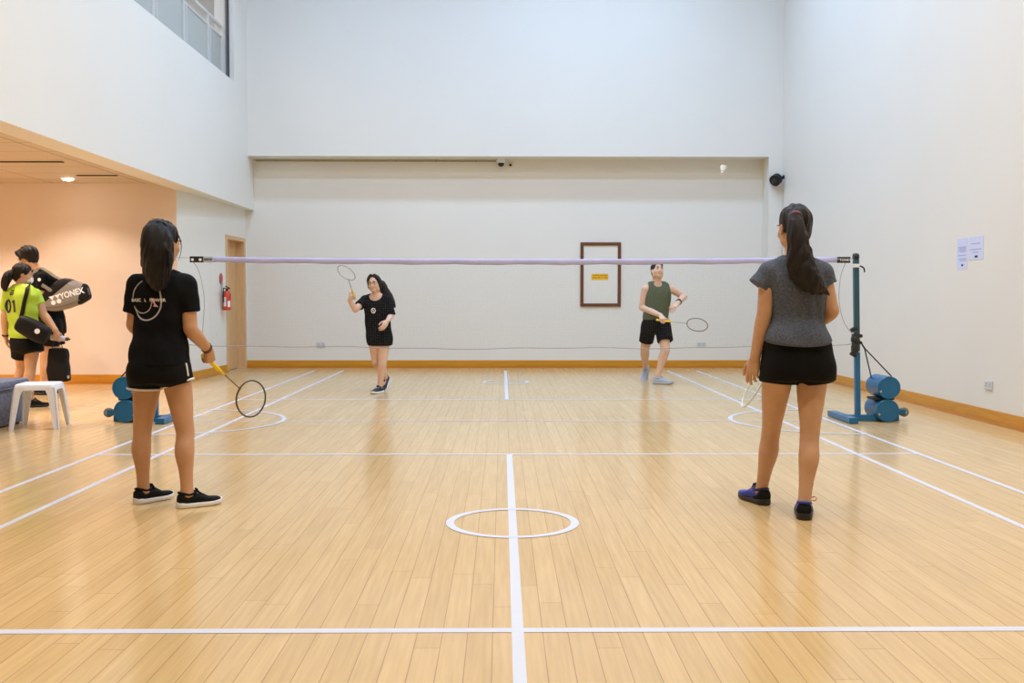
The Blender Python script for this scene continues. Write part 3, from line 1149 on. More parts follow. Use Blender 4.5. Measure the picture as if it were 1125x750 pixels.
def folds(seed, amp, freq, dirv=(0.3, 0.2, 1.0), n=5):
    """soft cloth folds running across dirv"""
    rg = np.random.RandomState(seed)
    W = []
    for _ in range(n):
        d = unit(np.asarray(dirv) + rg.normal(0, .45, 3)) * freq * rg.uniform(.6, 1.5)
        W.append((d, rg.uniform(0, 6.28), rg.uniform(.5, 1)))

    def fn(X, Y, Z):
        s = 0
        for d, ph, a in W:
            s = s + a * np.sin(X * d[0] + Y * d[1] + Z * d[2] + ph)
        return (amp / n * 1.6) * s
    return fn


# ---------------------------------------------------------------- parts of a body
def rot_about(v, ax, ang):
    ax = unit(ax)
    return v * math.cos(ang) + np.cross(ax, v) * math.sin(ang) + ax * (ax @ v) * (1 - math.cos(ang))


def hand(fd, wrist, d, n, side, sz=1.0, curl=(.25, .4, .3), thumb='rest', spread=.10, fan=None):
    """palm, four fingers of unequal length and a thumb.  d: wrist->knuckles, n: palm normal, side +1 right / -1 left"""
    d = unit(d)
    n = unit(n - d * (np.asarray(n) @ d))
    s = np.cross(d, n) * side                      # towards the thumb
    W = np.asarray(wrist, float)
    offs = (.026, .009, -.009, -.025)
    lens = ((.040, .024, .019), (.045, .028, .020), (.041, .026, .020), (.032, .019, .017))
    rads = (.0085, .0088, .0083, .0074)
    kn = []
    for i in range(4):
        K = W + (d * (.083 - .006 * abs(i - 1)) + s * offs[i]) * sz
        kn.append(K)
        fd.cone(W + (d * .012 + s * offs[i] * .55) * sz, K, .0135 * sz, .0105 * sz, .012 * sz)
    fd.ell(W + (d * .045 + n * .004) * sz, np.array([.036, .033, .014]) * sz, np.stack([d, s, n], 1), .012 * sz)
    for i in range(4):
        a = spread * (1.2 - i * .8) * .5
        c = curl if fan is None else tuple(x * fan[i] for x in curl)
        dir_ = unit(d + s * a)
        P = kn[i]
        r = rads[i] * sz
        ang = 0
        for j in range(3):
            ang += c[j]
            dj = rot_about(dir_, np.cross(dir_, n), ang)
            Q = P + dj * lens[i][j] * sz
            fd.cone(P, Q, r, r * (.93 if j < 2 else .82), .0035)
            P, r = Q, r * .93
    T0 = W + (d * .020 + s * .020 + n * .006) * sz
    if thumb == 'grip':
        dirs = (unit(d * .62 + s * .55 + n * .62), unit(d * .55 + s * .10 + n * .80), unit(d * .35 - s * .25 + n * .80))
    elif thumb == 'along':
        dirs = (unit(d * .55 + s * .70 + n * .50), unit(d * .30 + s * .95 + n * .30), unit(d * .2 + s * 1.0 + n * .15))
    else:
        dirs = (unit(d * .75 + s * .62 + n * .30), unit(d * .93 + s * .25 + n * .28), unit(d * .97 + s * .05 + n * .25))
    P, r = T0, .0135 * sz
    for j, L in enumerate((.042, .032, .026)):
        Q = P + dirs[j] * L * sz
        r2 = (.0105, .0095, .0080)[j] * sz
        fd.cone(P, Q, r, r2, .008 * sz if j == 0 else .004)
        P, r = Q, r2


def grip_wrist(G, g, dguess, side, sz=1.0, thick=.024):
    """wrist, d, n for a hand closed round a handle through G along g (thumb end)"""
    g = unit(g)
    d = unit(np.asarray(dguess, float) - g * (np.asarray(dguess, float) @ g) + g * .28)
    s = unit(g - d * (g @ d))
    n = np.cross(s, d) if side > 0 else np.cross(d, s)
    W = np.asarray(G, float) - d * .078 * sz - n * thick * sz
    return W, d, n


def head(fd, H, R, s=1.0, neck=None, nr=.052, jaw=1.0):
    """skull, jaw, nose, brow, lips and ears round eye-level centre H; R columns right, forward, up"""
    L = lambda *p: H + R @ (np.array(p) * s)
    E = lambda c, r, k=.012, op='add': fd.ell(L(*c), np.array(r) * s, R, k, op)
    E((0, -.015, .036), (.073, .092, .080))
    E((0, .018, -.025), (.061 * jaw, .068, .080), .02)
    E((0, .052, -.088), (.027 * jaw, .024, .020), .025)
    for x in (-1, 1):
        E((x * .036, .050, -.030), (.026, .028, .028), .02)
        E((x * .050 * jaw, .005, -.070), (.016, .030, .022), .025)
        E((x * .031, .086, .020), (.024, .010, .007), .010)            # brow
        E((x * .031, .094, .002), (.016, .014, .010), .010, 'sub')     # socket
        E((x * .031, .073, .002), (.0155, .0155, .0125), .004)
        E((x * .075, -.006, -.010), (.009, .017, .030), .005)          # ear
        E((x * .081, -.002, -.008), (.006, .009, .018), .004, 'sub')
        E((x * .013, .090, -.036), (.008, .010, .007), .005)           # nostril wing
    fd.cone(L(0, .078, .006), L(0, .100, -.030), .0075 * s, .0115 * s, .010)
    E((0, .083, -.060), (.024, .010, .010), .012)
    if neck is not None:
        fd.cone(L(0, -.022, -.055), neck, nr * s, nr * 1.06, .03)
    return L


def face_bits(par, H, R, s, hair_m, skin_lip, smile=False):
    L = lambda *p: H + R @ (np.array(p) * s)
    M_EYE = mat('eye_white', (.75, .73, .70), .2, vary=.01)
    M_IRIS = mat('dark_brown_iris', (.012, .006, .004), .1)
    for x in (-1, 1):
        mb = MB()
        mb.add(*lathe([(0, -.0115 * s), (.007 * s, -.009 * s), (.0112 * s, 0), (.007 * s, .009 * s), (0, .0115 * s)], 14, zframe(L(x * .031, .0785, .002), R[:, 1])))
        mb.add(*lathe([(0, .0098 * s), (.0058 * s, .0098 * s), (.0050 * s, .0108 * s), (0, .0119 * s)], 14, zframe(L(x * .031, .0785, .002), R[:, 1])), 1)
        mb.build('eye', [M_EYE, M_IRIS], par, True)
        P = [L(x * .014, .0965, .021), L(x * .024, .0985, .0245), L(x * .036, .0955, .0245), L(x * .047, .086, .019)]
        MB().add(*tube(crsmooth(P, 3), np.array([.0022, .0030, .0032, .0034, .0034, .0034, .0032, .0028, .0022, .0014]) * s, 6)).build('eyebrow', hair_m, par, True)
    up = .004 if smile else 0.0
    P = [L(-.026, .0795, -.056 + up), L(-.013, .0905, -.059), L(0, .0935, -.060), L(.013, .0905, -.059), L(.026, .0795, -.056 + up)]
    rr = np.array([.0018] + [.0048] * 11 + [.0048] * 4 + [.0018])[:17]
    lp = MB().add(*tube(crsmooth(P, 4), np.interp(np.linspace(0, 1, 17), [0, .25, .5, .75, 1], [.002, .0048, .0055, .0048, .002]) * s, 8)).build('lips', skin_lip, par, True)
    if smile:
        P = [L(-.019, .0870, -.0560), L(0, .0975, -.0585), L(.019, .0870, -.0560)]
        MB().add(*tube(crsmooth(P, 5), np.interp(np.linspace(0, 1, 11), [0, .5, 1], [.0014, .0052, .0014]) * s, 6)).build('teeth', mat('tooth_white', (.80, .78, .72), .3), lp, True)
    return L


def yaw_basis(yaw, pitch=0.0, roll=0.0):
    """columns right, forward, up.  yaw 0 looks towards +Y, positive turns to +X; pitch > 0 looks up"""
    f = np.array([math.sin(yaw) * math.cos(pitch), math.cos(yaw) * math.cos(pitch), math.sin(pitch)])
    r = unit(np.cross(f, (0, 0, 1.0)))
    u = np.cross(r, f)
    r2 = r * math.cos(roll) - u * math.sin(roll)
    return np.stack([r2, f, np.cross(r2, f)], 1)


def limb_leg(fd, hip, knee, ank, back, s=1.0, thigh=.080, kr=.050, cr=.052, ar=.034):
    """thigh, knee, calf belly and ankle in one taper; back = the body's backward direction"""
    hip, knee, ank = map(lambda a: np.asarray(a, float), (hip, knee, ank))
    th, shn = knee - hip, ank - knee
    pts = [hip, hip + th * .40 - back * .006, hip + th * .80, knee, knee + shn * .13 + back * .004, knee + shn * .32 + back * .014, knee + shn * .60 + back * .004, knee + shn * .86, ank]
    rad = [thigh, thigh * .86, kr * 1.12, kr, kr * .98, cr, cr * .74, ar * .98, ar]
    fd.lock(pts, [r * s for r in rad], .008, 4)


def foot_stub(fd, ank, yaw, pitch=0.0):
    R = yaw_basis(yaw, pitch)
    fd.cone(ank, ank + R @ np.array([0, -.028, -.045]), .028, .024, .012)
    fd.cone(ank, ank + R @ np.array([0, .085, -.052]), .028, .020, .012)


def limb_arm(fd, sh, el, wr, s=1.0, ur=.042, er=.034, fr=.036, wrr=.023):
    sh, el, wr = map(lambda a: np.asarray(a, float), (sh, el, wr))
    pts = [sh, sh + (el - sh) * .45, sh + (el - sh) * .85, el, el + (wr - el) * .25, el + (wr - el) * .62, el + (wr - el) * .88, wr]
    rad = [ur * 1.08, ur, er * 1.02, er * .97, fr, (fr + wrr) * .5, wrr * 1.05, wrr]
    fd.lock(pts, [r * s for r in rad], .008, 4)


# ---------------------------------------------------------------- shoes
def shoe(par, ank, yaw, L, m_up, m_sole, m_lace, pitch=0.0, roll=0.0, h_ank=.085, label=None, m_collar=None, laces=True, floorz=None, loose=None, m_heel=None):
    """low trainer: upper, thick sole, collar lining, tongue, laces.  ank: ankle joint"""
    R = yaw_basis(yaw, pitch, roll)
    O = np.asarray(ank, float) + R @ np.array([0, 0, -h_ank])
    if floorz is not None and pitch == 0:
        O[2] = floorz
    # stations: y from heel, half width, top height
    S = ((-.055, .020, .058), (-.050, .030, .078), (-.035, .036, .086), (-.01, .037, .080), (.02, .038, .078), (.05, .040, .080), (.08, .043, .071), (.11, .046, .058),
         (.14, .047, .050), (.165, .043, .046), (.185, .033, .041), (.198, .016, .032))
    k = L / .255
    ang = np.linspace(0, 2 * PI, 25)[:-1]

    def ring(y, hw, z0, z1, p=2.6):
        c, s_ = np.cos(ang), np.sin(ang)
        x = np.sign(c) * np.abs(c) ** (2 / p) * hw
        z = (z0 + z1) / 2 + np.sign(s_) * np.abs(s_) ** (2 / p) * (z1 - z0) / 2
        return np.stack([x * k, np.full(24, y * k), z * k], 1)
    toe = lambda y: max(0, (y - .11)) ** 2 * 1.4
    up = [ring(y, w_ * .97, .016 + toe(y), h_ + toe(y) * .6) for y, w_, h_ in S]
    v, f = loft_rings(up)
    mb = MB().add(v @ R.T + O, f)
    sh = mb.build('shoe', m_up, par, True, 60)
    if label:
        sh['label'] = label
    so = [ring(y, w_ * 1.06, toe(y), .030 + toe(y) * .9 + (.006 if y < -.02 else 0), 5) for y, w_, h_ in ((-.062, .016, .05),) + S[1:-1] + ((.204, .014, .03),)]
    v, f = loft_rings(so)
    MB().add(v @ R.T + O, f).build('sole', m_sole, sh, True, 50)
    if m_heel:
        hr = [ring(y, w_ * .97 + .0022, .018, h_ + .0022) for y, w_, h_ in S[:5]]
        hr[-1] = ring(S[4][0], S[4][1] * .97 + .0022, .018, .052)
        hr[-2] = ring(S[3][0], S[3][1] * .97 + .0022, .018, .064)
        hr = [ring(-.0572, .018, .018, .058)] + hr
        v, f = loft_rings(hr)
        MB().add(v @ R.T + O, f).build('heel_counter', m_heel, sh, True, 60)
    # padded collar ring round the ankle opening
    P = []
    for t in np.linspace(0, 2 * PI, 25)[:-1]:
        y = .002 + .050 * math.sin(t)
        P.append(np.array([.033 * math.cos(t), y, .078 + .012 * max(0, -math.sin(t)) + .012 * max(0, math.sin(t)) ** 2]) * k)
    P = np.array(P) @ R.T + O
    MB().add(*tube(P, .0075 * k, 8, True)).build('collar', m_collar or m_up, sh, True)
    T = [np.array([0, y, z]) * k for y, z in ((.115, .054), (.085, .070), (.064, .086), (.052, .106))]
    MB().add(*tube(crsmooth(np.array(T) @ R.T + O, 4), .006 * k, 8, flat=(R[:, 2], 3.2))).build('tongue', m_collar or m_up, sh, True)
    if laces:
        mb = MB()
        for y, z in ((.068, .086), (.082, .078), (.096, .070), (.110, .062)):
            P = np.array([[-.026, y - .006, z - .012], [0, y, z], [.026, y - .006, z - .012]]) * k
            mb.add(*tube(crsmooth(P @ R.T + O, 4), .0028 * k, 6))
        if loose:
            P = np.array(loose) * k
            mb.add(*tube(crsmooth(P @ R.T + O, 5), .0026 * k, 6))
        mb.build('laces', m_lace, sh, True)
    return sh


# ---------------------------------------------------------------- racket
M_GRIP_Y = mat('yellow_overgrip', srgb(240, 205, 20), .6, vary=.06, scale=60)
M_STRING = mat('white_racket_string', (.75, .75, .72), .5)


def racket(M, label, m_frame, m_shaft, m_grip, m_cap=None, m_str=None):
    g = empty('badminton_racket', None, label, 'racket', 'rackets in the players hands', M=M)
    ax = lambda y: np.array([0, y, 0.0])
    Z = zframe((0, 0, 0), (0, 1, 0), (1, 0, 0))
    gr = MB()
    prof = [(0, 0), (.0150, 0), (.0155, .006)] + [(.0128 + (.0006 if i % 2 else 0), .012 + i * .0105) for i in range(15)] + [(.0105, .175), (.007, .188), (0, .188)]
    gr.add(*lathe(prof, 8, Z))
    gr.build('grip', m_grip, g, True, 30)
    MB().add(*lathe([(0, .180), (.0100, .182), (.0080, .200), (.0050, .222), (.0038, .232), (0, .232)], 14, Z)).build('handle_cone', m_cap or m_grip, g, True, 40)
    MB().add(*lathe([(0, .22), (.0036, .22), (.0036, .415), (0, .415)], 10, Z)).build('shaft', m_shaft, g, True, 40)
    tj = MB().add(*tube([ax(.398), ax(.408)], [.0045, .0065], 10))
    tj.build('throat_joint', m_frame, g, True, 40)
    cy, a, b = .540, .108, .134
    t = np.linspace(0, 2 * PI, 61)[:-1]
    P = np.stack([np.sign(np.cos(t)) * np.abs(np.cos(t)) ** .92 * a, cy + np.sin(t) * b, 0 * t], 1)
    MB().add(*tube(P, .0052, 8, True)).build('head_frame', m_frame, g, True)
    mb = MB()
    for x in np.linspace(-a * .9, a * .9, 22):
        h = b * math.sqrt(max(0, 1 - (abs(x) / a) ** (2 / .92)))
        mb.add(*tube([(x, cy - h, .0006), (x, cy + h, .0006)], .00042, 3, cap=False))
    for y in np.linspace(-b * .92, b * .92, 22):
        w_ = a * (1 - (y / b) ** 2) ** .46
        mb.add(*tube([(-w_, cy + y, -.0006), (w_, cy + y, -.0006)], .00042, 3, cap=False))
    mb.build('string_bed', m_str or M_STRING, g)
    return g


def racket_pose(butt, tip, turn, length=.676):
    """racket from butt towards tip; turn 0 shows the string bed face-on to the camera, 90 deg edge-on"""
    butt = np.asarray(butt, float)
    ax = unit(np.asarray(tip, float) - butt)
    view = unit(butt + ax * .54 - CAM)
    w_ = unit(np.cross(ax, view))
    w_ = rot_about(w_, ax, turn)
    return frame(butt, w_, ax, np.cross(w_, ax)), ax


def tip_towards(butt, px, py, sign, length=.676):
    """the point seen at (px,py) exactly one racket length from the butt, nearer (-1) or farther (+1)"""
    butt = np.asarray(butt, float)
    d = FW * F_PX + RT * (px - 562.5) - UP * (py - 375)
    d = unit(d)
    q = CAM - butt
    b, c = d @ q, q @ q - length ** 2
    disc = b * b - c
    t = -b + sign * math.sqrt(max(disc, 0))
    return CAM + d * t

# ================================================================== PEOPLE
M_SKIN_A = mat('tanned_skin', (0.54, 0.285, 0.150), .5, vary=.05, scale=18, sss=.12, bump=.04, bscale=260)
M_SKIN_B = mat('warm_skin', (0.57, 0.325, 0.185), .5, vary=.05, scale=18, sss=.12, bump=.04, bscale=260)
M_SKIN_C = mat('light_skin', (0.72, 0.47, 0.34), .5, vary=.05, scale=18, sss=.12, bump=.04, bscale=260)
M_HAIR = mat('dark_brown_hair', (0.0075, 0.0052, 0.0042), .42, vary=.6, scale=30, stretch=(6, 6, .5), bump=.7, bscale=70, spec=.35)
M_HAIR2 = mat('brown_black_hair', (0.0115, 0.0072, 0.005), .42, vary=.65, scale=30, stretch=(6, 6, .5), bump=.7, bscale=70, spec=.35)
M_LIP = mat('lip_skin', (0.42, 0.11, 0.09), .4, vary=.04)
M_BTEE = mat('black_cotton', (0.0040, 0.0046, 0.0062), .85, vary=.2, scale=30, bump=.1, bscale=500, spec=.15)
M_BSHORT = mat('black_sport_polyester', (0.0035, 0.0035, 0.004), .75, vary=.2, scale=30, bump=.06, bscale=500, spec=.15)
M_GTEE = mat('heathered_blue_grey_jersey', (0.088, 0.103, 0.140), .85, vary=.35, scale=110, bump=.12, bscale=500, spec=.2)
M_OLIVE = mat('olive_green_jersey', (0.082, 0.100, 0.052), .8, vary=.15, scale=40, bump=.1, bscale=500)
M_LIME = mat('lime_yellow_jersey', (0.43, 0.62, 0.035), .6, vary=.05, scale=25, bump=.06, bscale=500)
M_WSOLE = mat('white_foam_sole', (.78, .78, .80), .5, vary=.03)
M_BSOLE = mat('black_rubber_sole', (.012, .012, .013), .5)
M_BKNIT = mat('black_knit_upper', (.006, .006, .0066), .8, spec=.2, vary=.3, scale=140, bump=.25, bscale=240)
M_BLUEUP = mat('royal_blue_upper', (.012, .030, .34), .45, vary=.2, scale=60)
M_GREYUP = mat('pale_blue_grey_upper', (.42, .47, .58), .6, vary=.08, scale=80)
M_NAVYUP = mat('navy_upper', (.012, .016, .035), .6, vary=.2, scale=80)
M_TRIM = mat('white_piping', (.80, .80, .80), .6, vary=.02)
EX = np.array([1.0, 0, 0])


def secs(Y, yaw, rows, grow=0.0):
    """cross sections read as (height row, left edge, right edge, half depth, forward offset) at depth Y"""
    f = np.array([math.sin(yaw), math.cos(yaw), 0])
    out = []
    for row in rows:
        py, xl, xr, b = row[:4]
        off = row[4] if len(row) > 4 else 0
        l, r_ = at(xl, py, Y), at(xr, py, Y)
        hw = (r_[0] - l[0]) / 2
        b2 = b + grow
        s_, c_ = math.sin(yaw), abs(math.cos(yaw))
        a = math.sqrt(max((hw * hw - (b * s_) ** 2), 1e-4)) / max(c_, .35)
        out.append(((l + r_) / 2 + f * off, a + grow, b2))
    return out


def uv(yaw):
    return np.array([math.cos(yaw), -math.sin(yaw), 0]), np.array([math.sin(yaw), math.cos(yaw), 0])


def ring_on(c, axis, r, n=40):
    """points of a circle round axis"""
    M = zframe(c, axis)
    t = np.linspace(0, 2 * PI, n + 1)[:-1]
    return np.stack([np.cos(t) * r, np.sin(t) * r, 0 * t], 1) @ M[:3, :3].T + np.asarray(c)


def bounds(pts, pad):
    p = np.array(pts)
    return p.min(0) - pad, p.max(0) + pad


def hair_cap(fd, H, R, s=1.0, fringe=0.0, nape=True, puff=0.0, k=.012):
    L = lambda *p: H + R @ (np.array(p) * s)
    E = lambda c, r, op='add', k=k: fd.ell(L(*c), np.array(r) * s, R, k, op)
    E((0, -.018, .040), (.0815 + puff, .099 + puff, .088 + puff))
    if nape:
        E((0, -.058, -.028), (.062, .048, .062), k=.03)
    E((0, .112, -.038 - fringe), (.074, .092, .108), 'sub', .02)
    for x in (-1, 1):
        E((x * .086, .030, -.052), (.036, .060, .060), 'sub', .012)


def strands(amp=.0018, f=230, seed=0):
    rg = np.random.RandomState(seed)
    a = [(rg.uniform(.6, 1.4) * f, rg.uniform(0, 6.28)) for _ in range(4)]

    def fn(X, Y, Z):
        return amp * .5 * (np.sin(X * a[0][0] + 9 * np.sin(Z * 7) + a[0][1]) + np.sin(Y * a[1][0] + 6 * np.sin(Z * 9 + 1) + a[1][1]) + .6 * np.sin((X + Y) * a[2][0] * .6 + 5 * np.sin(Z * 11) + a[2][1]))
    return fn


def wisp(P, r0, m, par, r1=.0006):
    Q = crsmooth(P, 5)
    MB().add(*tube(Q, np.linspace(r0, r1, len(Q)), 6)).build('hair_strand', m, par, True)


# ---------------------------------------------------------------- A: woman in the black printed shirt, seen from behind
def woman_black():
    Y, yaw = -3.78, .22
    u, f = uv(yaw)
    back = -f
    P = lambda x, y, dy=0.0: at(x, y, Y + dy)
    g = empty('person', (P(180, 400)[0], Y, 0), 'person seen from behind in black printed shirt and white-trimmed shorts, lowering a racket', 'person')
    fd = Field(*bounds([P(128, 236, -.3), P(245, 566, .45), P(128, 566, .45), P(245, 236, -.3)], .07), .0045)
    rows = [(300, 168, 193, .055), (306, 156, 204, .070), (316, 150, 207, .098), (333, 150, 205, .108, .005), (352, 151, 202, .100), (368, 150, 201, .098),
            (385, 148, 205, .112, -.01), (402, 146, 209, .120, -.018), (420, 150, 206, .105, -.015)]
    sc = secs(Y, yaw, rows)
    fd.loft([(c, a * .90, b * .88) for c, a, b in sc], u, f)
    H, R = P(179.5, 267, .015), yaw_basis(.50, -.05)
    neck = P(180, 303, -.02)
    L = head(fd, H, R, .97, neck, .050)
    shL, shR = P(152, 313, -.01), P(204, 313, -.01)
    for s_ in (shL, shR):
        fd.cone(P(180, 303, -.02), s_, .046, .044, .03)
    # right arm down to the racket
    butt = P(223, 390, .18)
    tip = tip_towards(butt, 288, 449, 1)
    Mr, ax = racket_pose(butt, tip, -.30)
    G = butt + ax * .050
    elR = P(209.5, 362, -.03)
    W, d, n = grip_wrist(G, ax, G - elR + np.array([0, 0, -.16]), 1, .97)
    limb_arm(fd, shR, elR, W, 1.0, .043, .036, .037, .024)
    hand(fd, W, d, n, 1, .97, curl=(1.05, 1.35, .75), thumb='grip', spread=.04)
    elL = P(146.5, 357, -.01)
    wrL = P(160, 372, .22)
    limb_arm(fd, shL, elL, wrL, 1.0, .042, .035, .036, .023)
    hand(fd, wrL, unit([.55, .8, -.1]), unit([.5, -.3, -.8]), -1, .97, curl=(.5, .7, .5))
    aL, aR = at(157.5, 540, -3.74), at(205.5, 543, -3.865)
    for hip, kn, an in ((P(162, 408), at(156.5, 472, -3.755), aL), (P(192, 408), at(203.5, 474, -3.80), aR)):
        limb_leg(fd, hip, kn, an, back, 1.0, .080, .047, .050, .032)
    foot_stub(fd, aL, .62)
    foot_stub(fd, aR, .95)
    body = fd.build('body', M_SKIN_A, g)
    face_bits(g, H, R, .97, M_HAIR, M_LIP)
    # shirt
    fs = Field(*bounds([P(128, 296, -.2), P(228, 404, .2)], .07), .0045)
    rs = [(300, 166, 195, .062), (306, 154, 206, .080), (316, 147, 209, .110), (333, 147, 207, .122), (352, 148, 205, .116), (368, 147, 204, .117),
          (385, 145, 207, .130, -.008), (394, 143.5, 209.5, .138, -.012), (400, 143, 210, .141, -.014)]
    wr = folds(3, .010, 30, (.35, .3, .8))
    fs.loft(secs(Y, yaw, rs), u, f, wr=wr, p=2.25)
    for s_, e, r1 in ((shL, P(145.5, 344, -.01), .053), (shR, P(209.5, 343, -.015), .055)):
        fs.cone(P(180, 303, -.02), s_, .050, .052, .03)
        fs.cone(s_, s_ + (e - s_) * .5, .054, .053, .03)
        fs.cone(s_, e, .056, r1, .02, cap=1)
    fs.warp(folds(8, .0025, 70, (1, .3, .4)))
    shirt = fs.build('t_shirt', M_BTEE, g)
    # print on the back: big brush circle, lettering, pink bolt
    bv = bvh_of(shirt)
    Rr, Uu = unit(u), np.array([0, 0, 1.0])
    O = P(172, 329, 0) - f * .10
    k = 1 / 197.0
    arcp = lambda cx, cy, rx, ry, a0, a1, n=26: np.array([[(cx + rx * math.cos(t)) * k, (cy + ry * math.sin(t)) * k] for t in np.linspace(a0, a1, n)])
    geos = []
    for pts, w0 in ((arcp(1, 0, 17.3, 22, 1.0, -2.75), .0085), (arcp(1, 0, 17.3, 22, 2.0, 3.05), .006), (arcp(-4.5, 1.5, 13, 16, -.1, -2.6, 18), .0055)):
        geos.append(ribbon2d(pts, w0))
    d1 = decal(geos, O, Rr, Uu, bv, .002).build('shirt_print', mat('grey_brush_print', (.42, .42, .43), .7), shirt)
    geos = []
    for txt, x, y, sz in (('BASIC', -11.5, -.5, 3.6), ('L', .5, -.5, 3.4), ('POWER', 14.5, -.5, 3.6)):
        v, fcs = text_geo(txt, sz * k, .02)
        decal([(v + np.array([x * k, y * k]), fcs)], O, Rr, Uu, bv, .0024).build('shirt_lettering', M_PRINT, shirt)
    geos = [(np.array([[7.5, 2], [11, 1], [11.5, -4], [15, -8], [9, -7.2], [10.5, -5.2], [8, -.5]]) * k, [(0, 1, 2, 6), (2, 5, 6), (2, 3, 5), (3, 4, 5)])]
    decal(geos, O, Rr, Uu, bv, .0026).build('shirt_bolt', mat('pink_print', (.75, .42, .50), .7), shirt)
    # shorts
    fp = Field(*bounds([P(134, 388, -.2), P(222, 442, .2)], .07), .0045)
    rp = [(391, 148, 206, .118, -.01), (400, 146.5, 208, .126, -.014), (412, 145, 210, .130, -.018), (419, 146, 209.5, .126, -.016)]
    fp.loft(secs(Y, yaw, rp), u, f, wr=folds(5, .003, 40))
    for x in (164, 191):
        fp.ell(P(x, 407) + back * .052, (.088, .088, .085), None, .04)
    hl0, hl1 = P(159.5, 407, -.005), P(158.8, 426.5, -.005)
    hr0, hr1 = P(190, 406, -.005), P(195, 421, -.005)
    fp.cone(hl0, hl1, .092, .0895, .02, cap=1)
    fp.cone(hr0, hr1, .098, .0890, .02, cap=1)
    shorts = fp.build('shorts', M_BSHORT, g)
    MB().add(*tube(ring_on(hl1, hl1 - hl0, .0895), .0062, 8, True)).add(*tube(ring_on(hr1, hr1 - hr0, .0890), .0062, 8, True)).build('hem_piping', M_TRIM, shorts, True)
    bs = bvh_of(shorts)
    pts = []
    for x, y in ((207.5, 397), (208.5, 401), (209.3, 405), (209.8, 409), (210, 412)):
        o = P(x - 1.2, y)
        h = bs.find_nearest(Vector(o + np.array([.02, -.06, 0])))
        pts.append(np.array(h[0]))
    MB().add(*tube(crsmooth(pts, 4), .0058, 8)).build('side_piping', M_TRIM, shorts, True)
    # hair
    fh = Field(*bounds([P(148, 236, -.25), P(206, 320, .2)], .07), .0042)
    hair_cap(fh, H, R, .97, puff=.004)
    fh.lock([P(174, 250, -.07), P(171, 257, -.12), P(171, 272, -.135), P(172, 290, -.13), P(173, 305, -.125), P(174, 314, -.13)],
             [.042, .058, .066, .062, .050, .022], .02)
    fh.lock([P(165, 268, -.10), P(165, 292, -.11), P(168, 309, -.125)], [.040, .036, .012], .02)
    fh.lock([P(182, 262, -.11), P(182, 290, -.11), P(179, 308, -.125)], [.035, .030, .012], .02)
    fh.warp(strands(.0046, 190, 3))
    hair = fh.build('hair', M_HAIR, g)
    MB().add(*tube(ring_on(P(174.5, 250.5, -.105), P(171, 262, -.15) - P(174, 246, -.06), .040), .008, 8, True)).build('hair_tie', M_BSHORT, hair, True)
    wisp([L(.060, .030, .075), L(.078, .052, .02), L(.082, .056, -.04), L(.072, .046, -.100)], .0042, M_HAIR, hair)
    wisp([L(-.02, -.02, .122), L(-.04, -.035, .136), L(-.065, -.04, .138)], .002, M_HAIR, hair)
    for x, y, dx, r_ in ((162, 300, 2, .016), (166, 304, 1, .018), (173, 308, 0, .018), (180, 304, -1, .016), (185, 298, 1, .012)):
        wisp([P(x, y - 24, -.17), P(x + dx, y, -.17), P(x + dx * 1.6, y + 12, -.155)], r_, M_HAIR, hair)
    # bracelet hair ties on the right wrist
    fa = unit(W - elR)
    for q, rr in ((.020, .0275), (.034, .0285)):
        MB().add(*tube(ring_on(W - fa * q, fa + np.array([.12 * q * 20, 0, .1]), rr), .0042, 8, True)).build('wrist_band', mat('dark_brown_band', (.06, .03, .02), .6), g, True)
    for an, yw in ((aL, .62), (aR, .95)):
        shoe(g, an, yw, .242, M_BKNIT, M_WSOLE, M_INK, floorz=0.0, m_collar=M_BKNIT)
    racket(Mr, 'badminton racket with yellow grip pointing at the floor, held by woman in black printed shirt',
           mat('bronze_black_frame', (.045, .035, .03), .3), mat('bronze_shaft', (.16, .10, .05), .3, .5), M_GRIP_Y)
    return g


